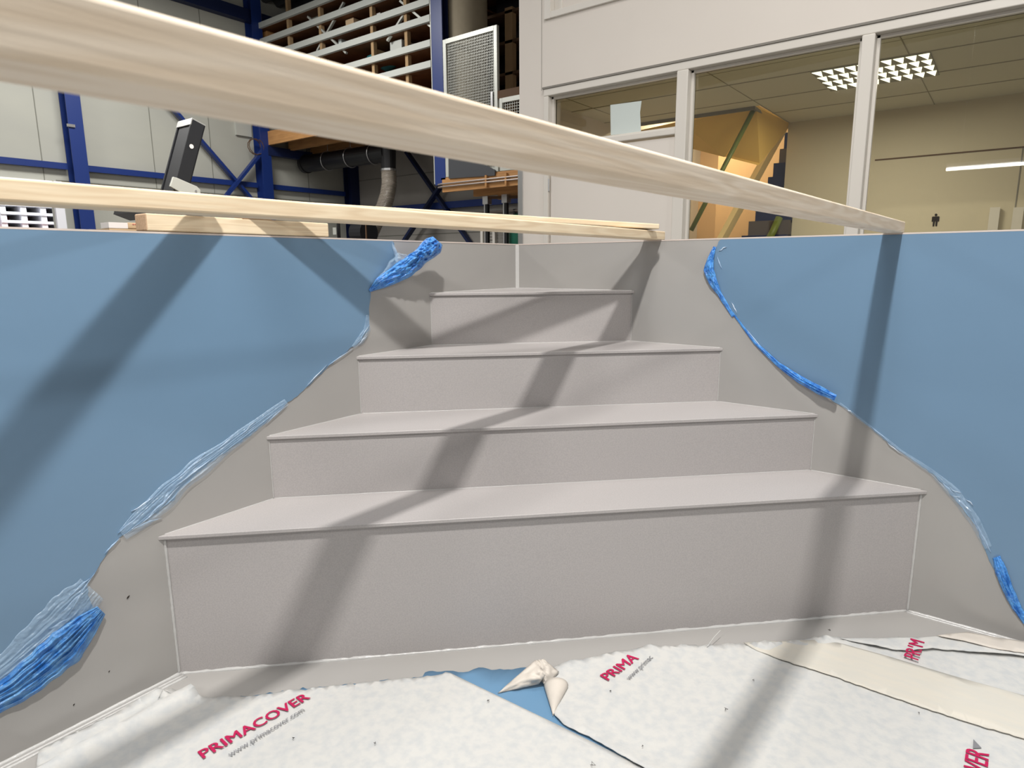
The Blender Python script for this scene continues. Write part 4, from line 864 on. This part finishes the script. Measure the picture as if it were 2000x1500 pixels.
# cardboard carton behind the rim
P = at(213, 445, 'L', .12); Q2 = at(272, 447, 'L', .12); cb_ = thing('cardboard_carton', P, 'low cardboard carton with a white end, left of the short pine block', 'carton')
d = (Q2 - P).normalized(); hz0 = at(213, 433, 'L', .12).z
Pm = P + d * .05
MB().prism([Pm, P + d * .35, P + d * .35 + NL * .05, Pm + NL * .05], Z * (hz0 - P.z)).build('carton_body', 'card', cb_, bevel=.002)
MB().prism([P, Pm - d * .0005, Pm - d * .0005 + NL * .05, P + NL * .05], Z * (hz0 - P.z - .001)).build('white_end', 'sticker', cb_)
k = MB()
for i in range(7): k.prism([Pm + d * (.012 + i * .006) - NL * .001 + Z * ((hz0 - P.z) * .66), Pm + d * (.016 + i * .006) - NL * .001 + Z * ((hz0 - P.z) * .66), Pm + d * (.016 + i * .006) - NL * .001 + Z * ((hz0 - P.z) * .82), Pm + d * (.012 + i * .006) - NL * .001 + Z * ((hz0 - P.z) * .82)], NL * .0005)
k.build('printed_mark', 'red2', cb_)
hh = P.z - ZF; P0_ = P - Z * hh; MB().prism([P0_, P0_ + d * .35, P0_ + d * .35 + NL * .12, P0_ + NL * .12], Z * (hh - .001)).build('stack_base', 'card', cb_)

# ================================================================== ladder outside the left wall
AXL = .40
NLo = NL
def lad(x, y, c=AXL): return at(x, y, 'L', c)
lt = thing('step_ladder', lad(250, 520), 'black step ladder top with a silver end cap, standing behind the left rim', 'ladder')
A_ = lad(375, 232); B_ = lad(402, 236); C_ = lad(345, 372); dwn = (C_ - lad(388 - 15, 232)).normalized()
dwn = (lad(347, 340) - lad(375, 232)).normalized()
wid = (B_ - A_).length; sid = (B_ - A_) - dwn * (B_ - A_).dot(dwn); sid.normalize(); far = NLo
Lg = (A_.z - ZF) / -dwn.z; LgV = dwn * Lg
dep = .095; t_ = .006
def chan(parent, o, L0, L1, w, d_, nm='stile', m='blackm'):
    # U channel open to the left (-sid): web on the camera side, flanges going away
    P = o + dwn * L0; Q_ = o + dwn * L1; k = MB()
    k.hexa([P, P + sid * w, P + sid * w + far * t_, P + far * t_, Q_, Q_ + sid * w, Q_ + sid * w + far * t_, Q_ + far * t_])
    k.hexa([P + sid * (w - t_), P + sid * w, P + sid * w + far * d_, P + sid * (w - t_) + far * d_, Q_ + sid * (w - t_), Q_ + sid * w, Q_ + sid * w + far * d_, Q_ + sid * (w - t_) + far * d_])
    k.hexa([P + far * (d_ - t_), P + sid * w + far * (d_ - t_), P + sid * w + far * d_, P + far * d_, Q_ + far * (d_ - t_), Q_ + sid * w + far * (d_ - t_), Q_ + sid * w + far * d_, Q_ + far * d_])
    k.hexa([P + far * .012 + sid * .004, P + far * .012 + sid * .008, P + far * (d_ - .012) + sid * .008, P + far * (d_ - .012) + sid * .004, Q_ + far * .012 + sid * .004, Q_ + far * .012 + sid * .008, Q_ + far * (d_ - .012) + sid * .008, Q_ + far * (d_ - .012) + sid * .004])
    return k.build(nm, m, parent, bevel=.0015)
chan(lt, A_, 0, Lg, wid, dep)
k = MB(); P = A_ - sid * .001
k.hexa([P + dwn * .0, P + sid * .004, P + sid * .004 + far * dep, P + far * dep, P + dwn * .02, P + dwn * .02 + sid * .004, P + dwn * .02 + sid * .004 + far * dep, P + dwn * .02 + far * dep]); 
k.hexa([A_ - dwn * .004, A_ - dwn * .004 + sid * wid, A_ - dwn * .004 + sid * wid + far * dep, A_ - dwn * .004 + far * dep, A_, A_ + sid * wid, A_ + sid * wid + far * dep, A_ + far * dep])
k.build('end_cap', 'alu', lt)
Ps = lad(374, 286, AXL - .001); ring = [Ps + sid * .0075 * math.cos(i * .4) + dwn * .0075 * math.sin(i * .4) for i in range(16)]
MB().prism(ring, -NL * .0008).build('round_sticker', 'sticker', lt)
hp = [lad(x, y, AXL - .012) for x, y in ((338, 345), (346, 347), (385, 364), (392, 371), (392, 378), (384, 383), (360, 380), (332, 364))]
MB().prism(hp, NL * .008).build('hinge_plate', 'alu2', lt, bevel=.002)
Ph = lad(383, 373, AXL - .014); MB().tube([Ph, Ph + NL * .015], .004, 10).build('pivot_bolt', 'chrome', lt)
# rear leg from the pivot
P = lad(372, 372, AXL + .03); Q_ = V((P.x, P.y, ZF)) + sid * .10; MB().bar(P, Q_, .03, .06, NL).build('rear_leg', 'blackm', lt, bevel=.002)
for i, s in enumerate((.30, .58, .86, 1.12)):
    if s < Lg: P = A_ + dwn * s; MB().hexa([P + far * dep, P + far * dep + sid * .06, P + far * (dep + .32) + sid * .06, P + far * (dep + .32), P + far * dep + dwn * .02, P + far * dep + sid * .06 + dwn * .02, P + far * (dep + .32) + sid * .06 + dwn * .02, P + far * (dep + .32) + dwn * .02]).build('step', 'blackm', lt)

# ------------------------------------------------------------------ sub-parts
def under(root, host, names):
    kids = list(root.children); h = next((c for c in kids if c.name.split('.')[0] == host), None)
    if h is None: return
    for c in kids:
        if c.name.split('.')[0] in names: c.parent = h
for o in list(COL.objects):
    if o.parent is None and o.type == 'EMPTY':
        under(o, 'film_sheet', ('film_fold_glint', 'loose_film', 'bunched_film')); under(o, 'fleece', ('printed_name', 'printed_address', 'printed_triangle', 'torn_tuft', 'folded_flap', 'curled_edge'))
        under(o, 'door_leaf', ('hinge', 'door_handle')); under(o, 'stile', ('round_sticker', 'end_cap')); under(o, 'hinge_plate', ('pivot_bolt',)); under(o, 'carton_body', ('printed_mark',)); under(o, 'cabinet', ('data_plate',))
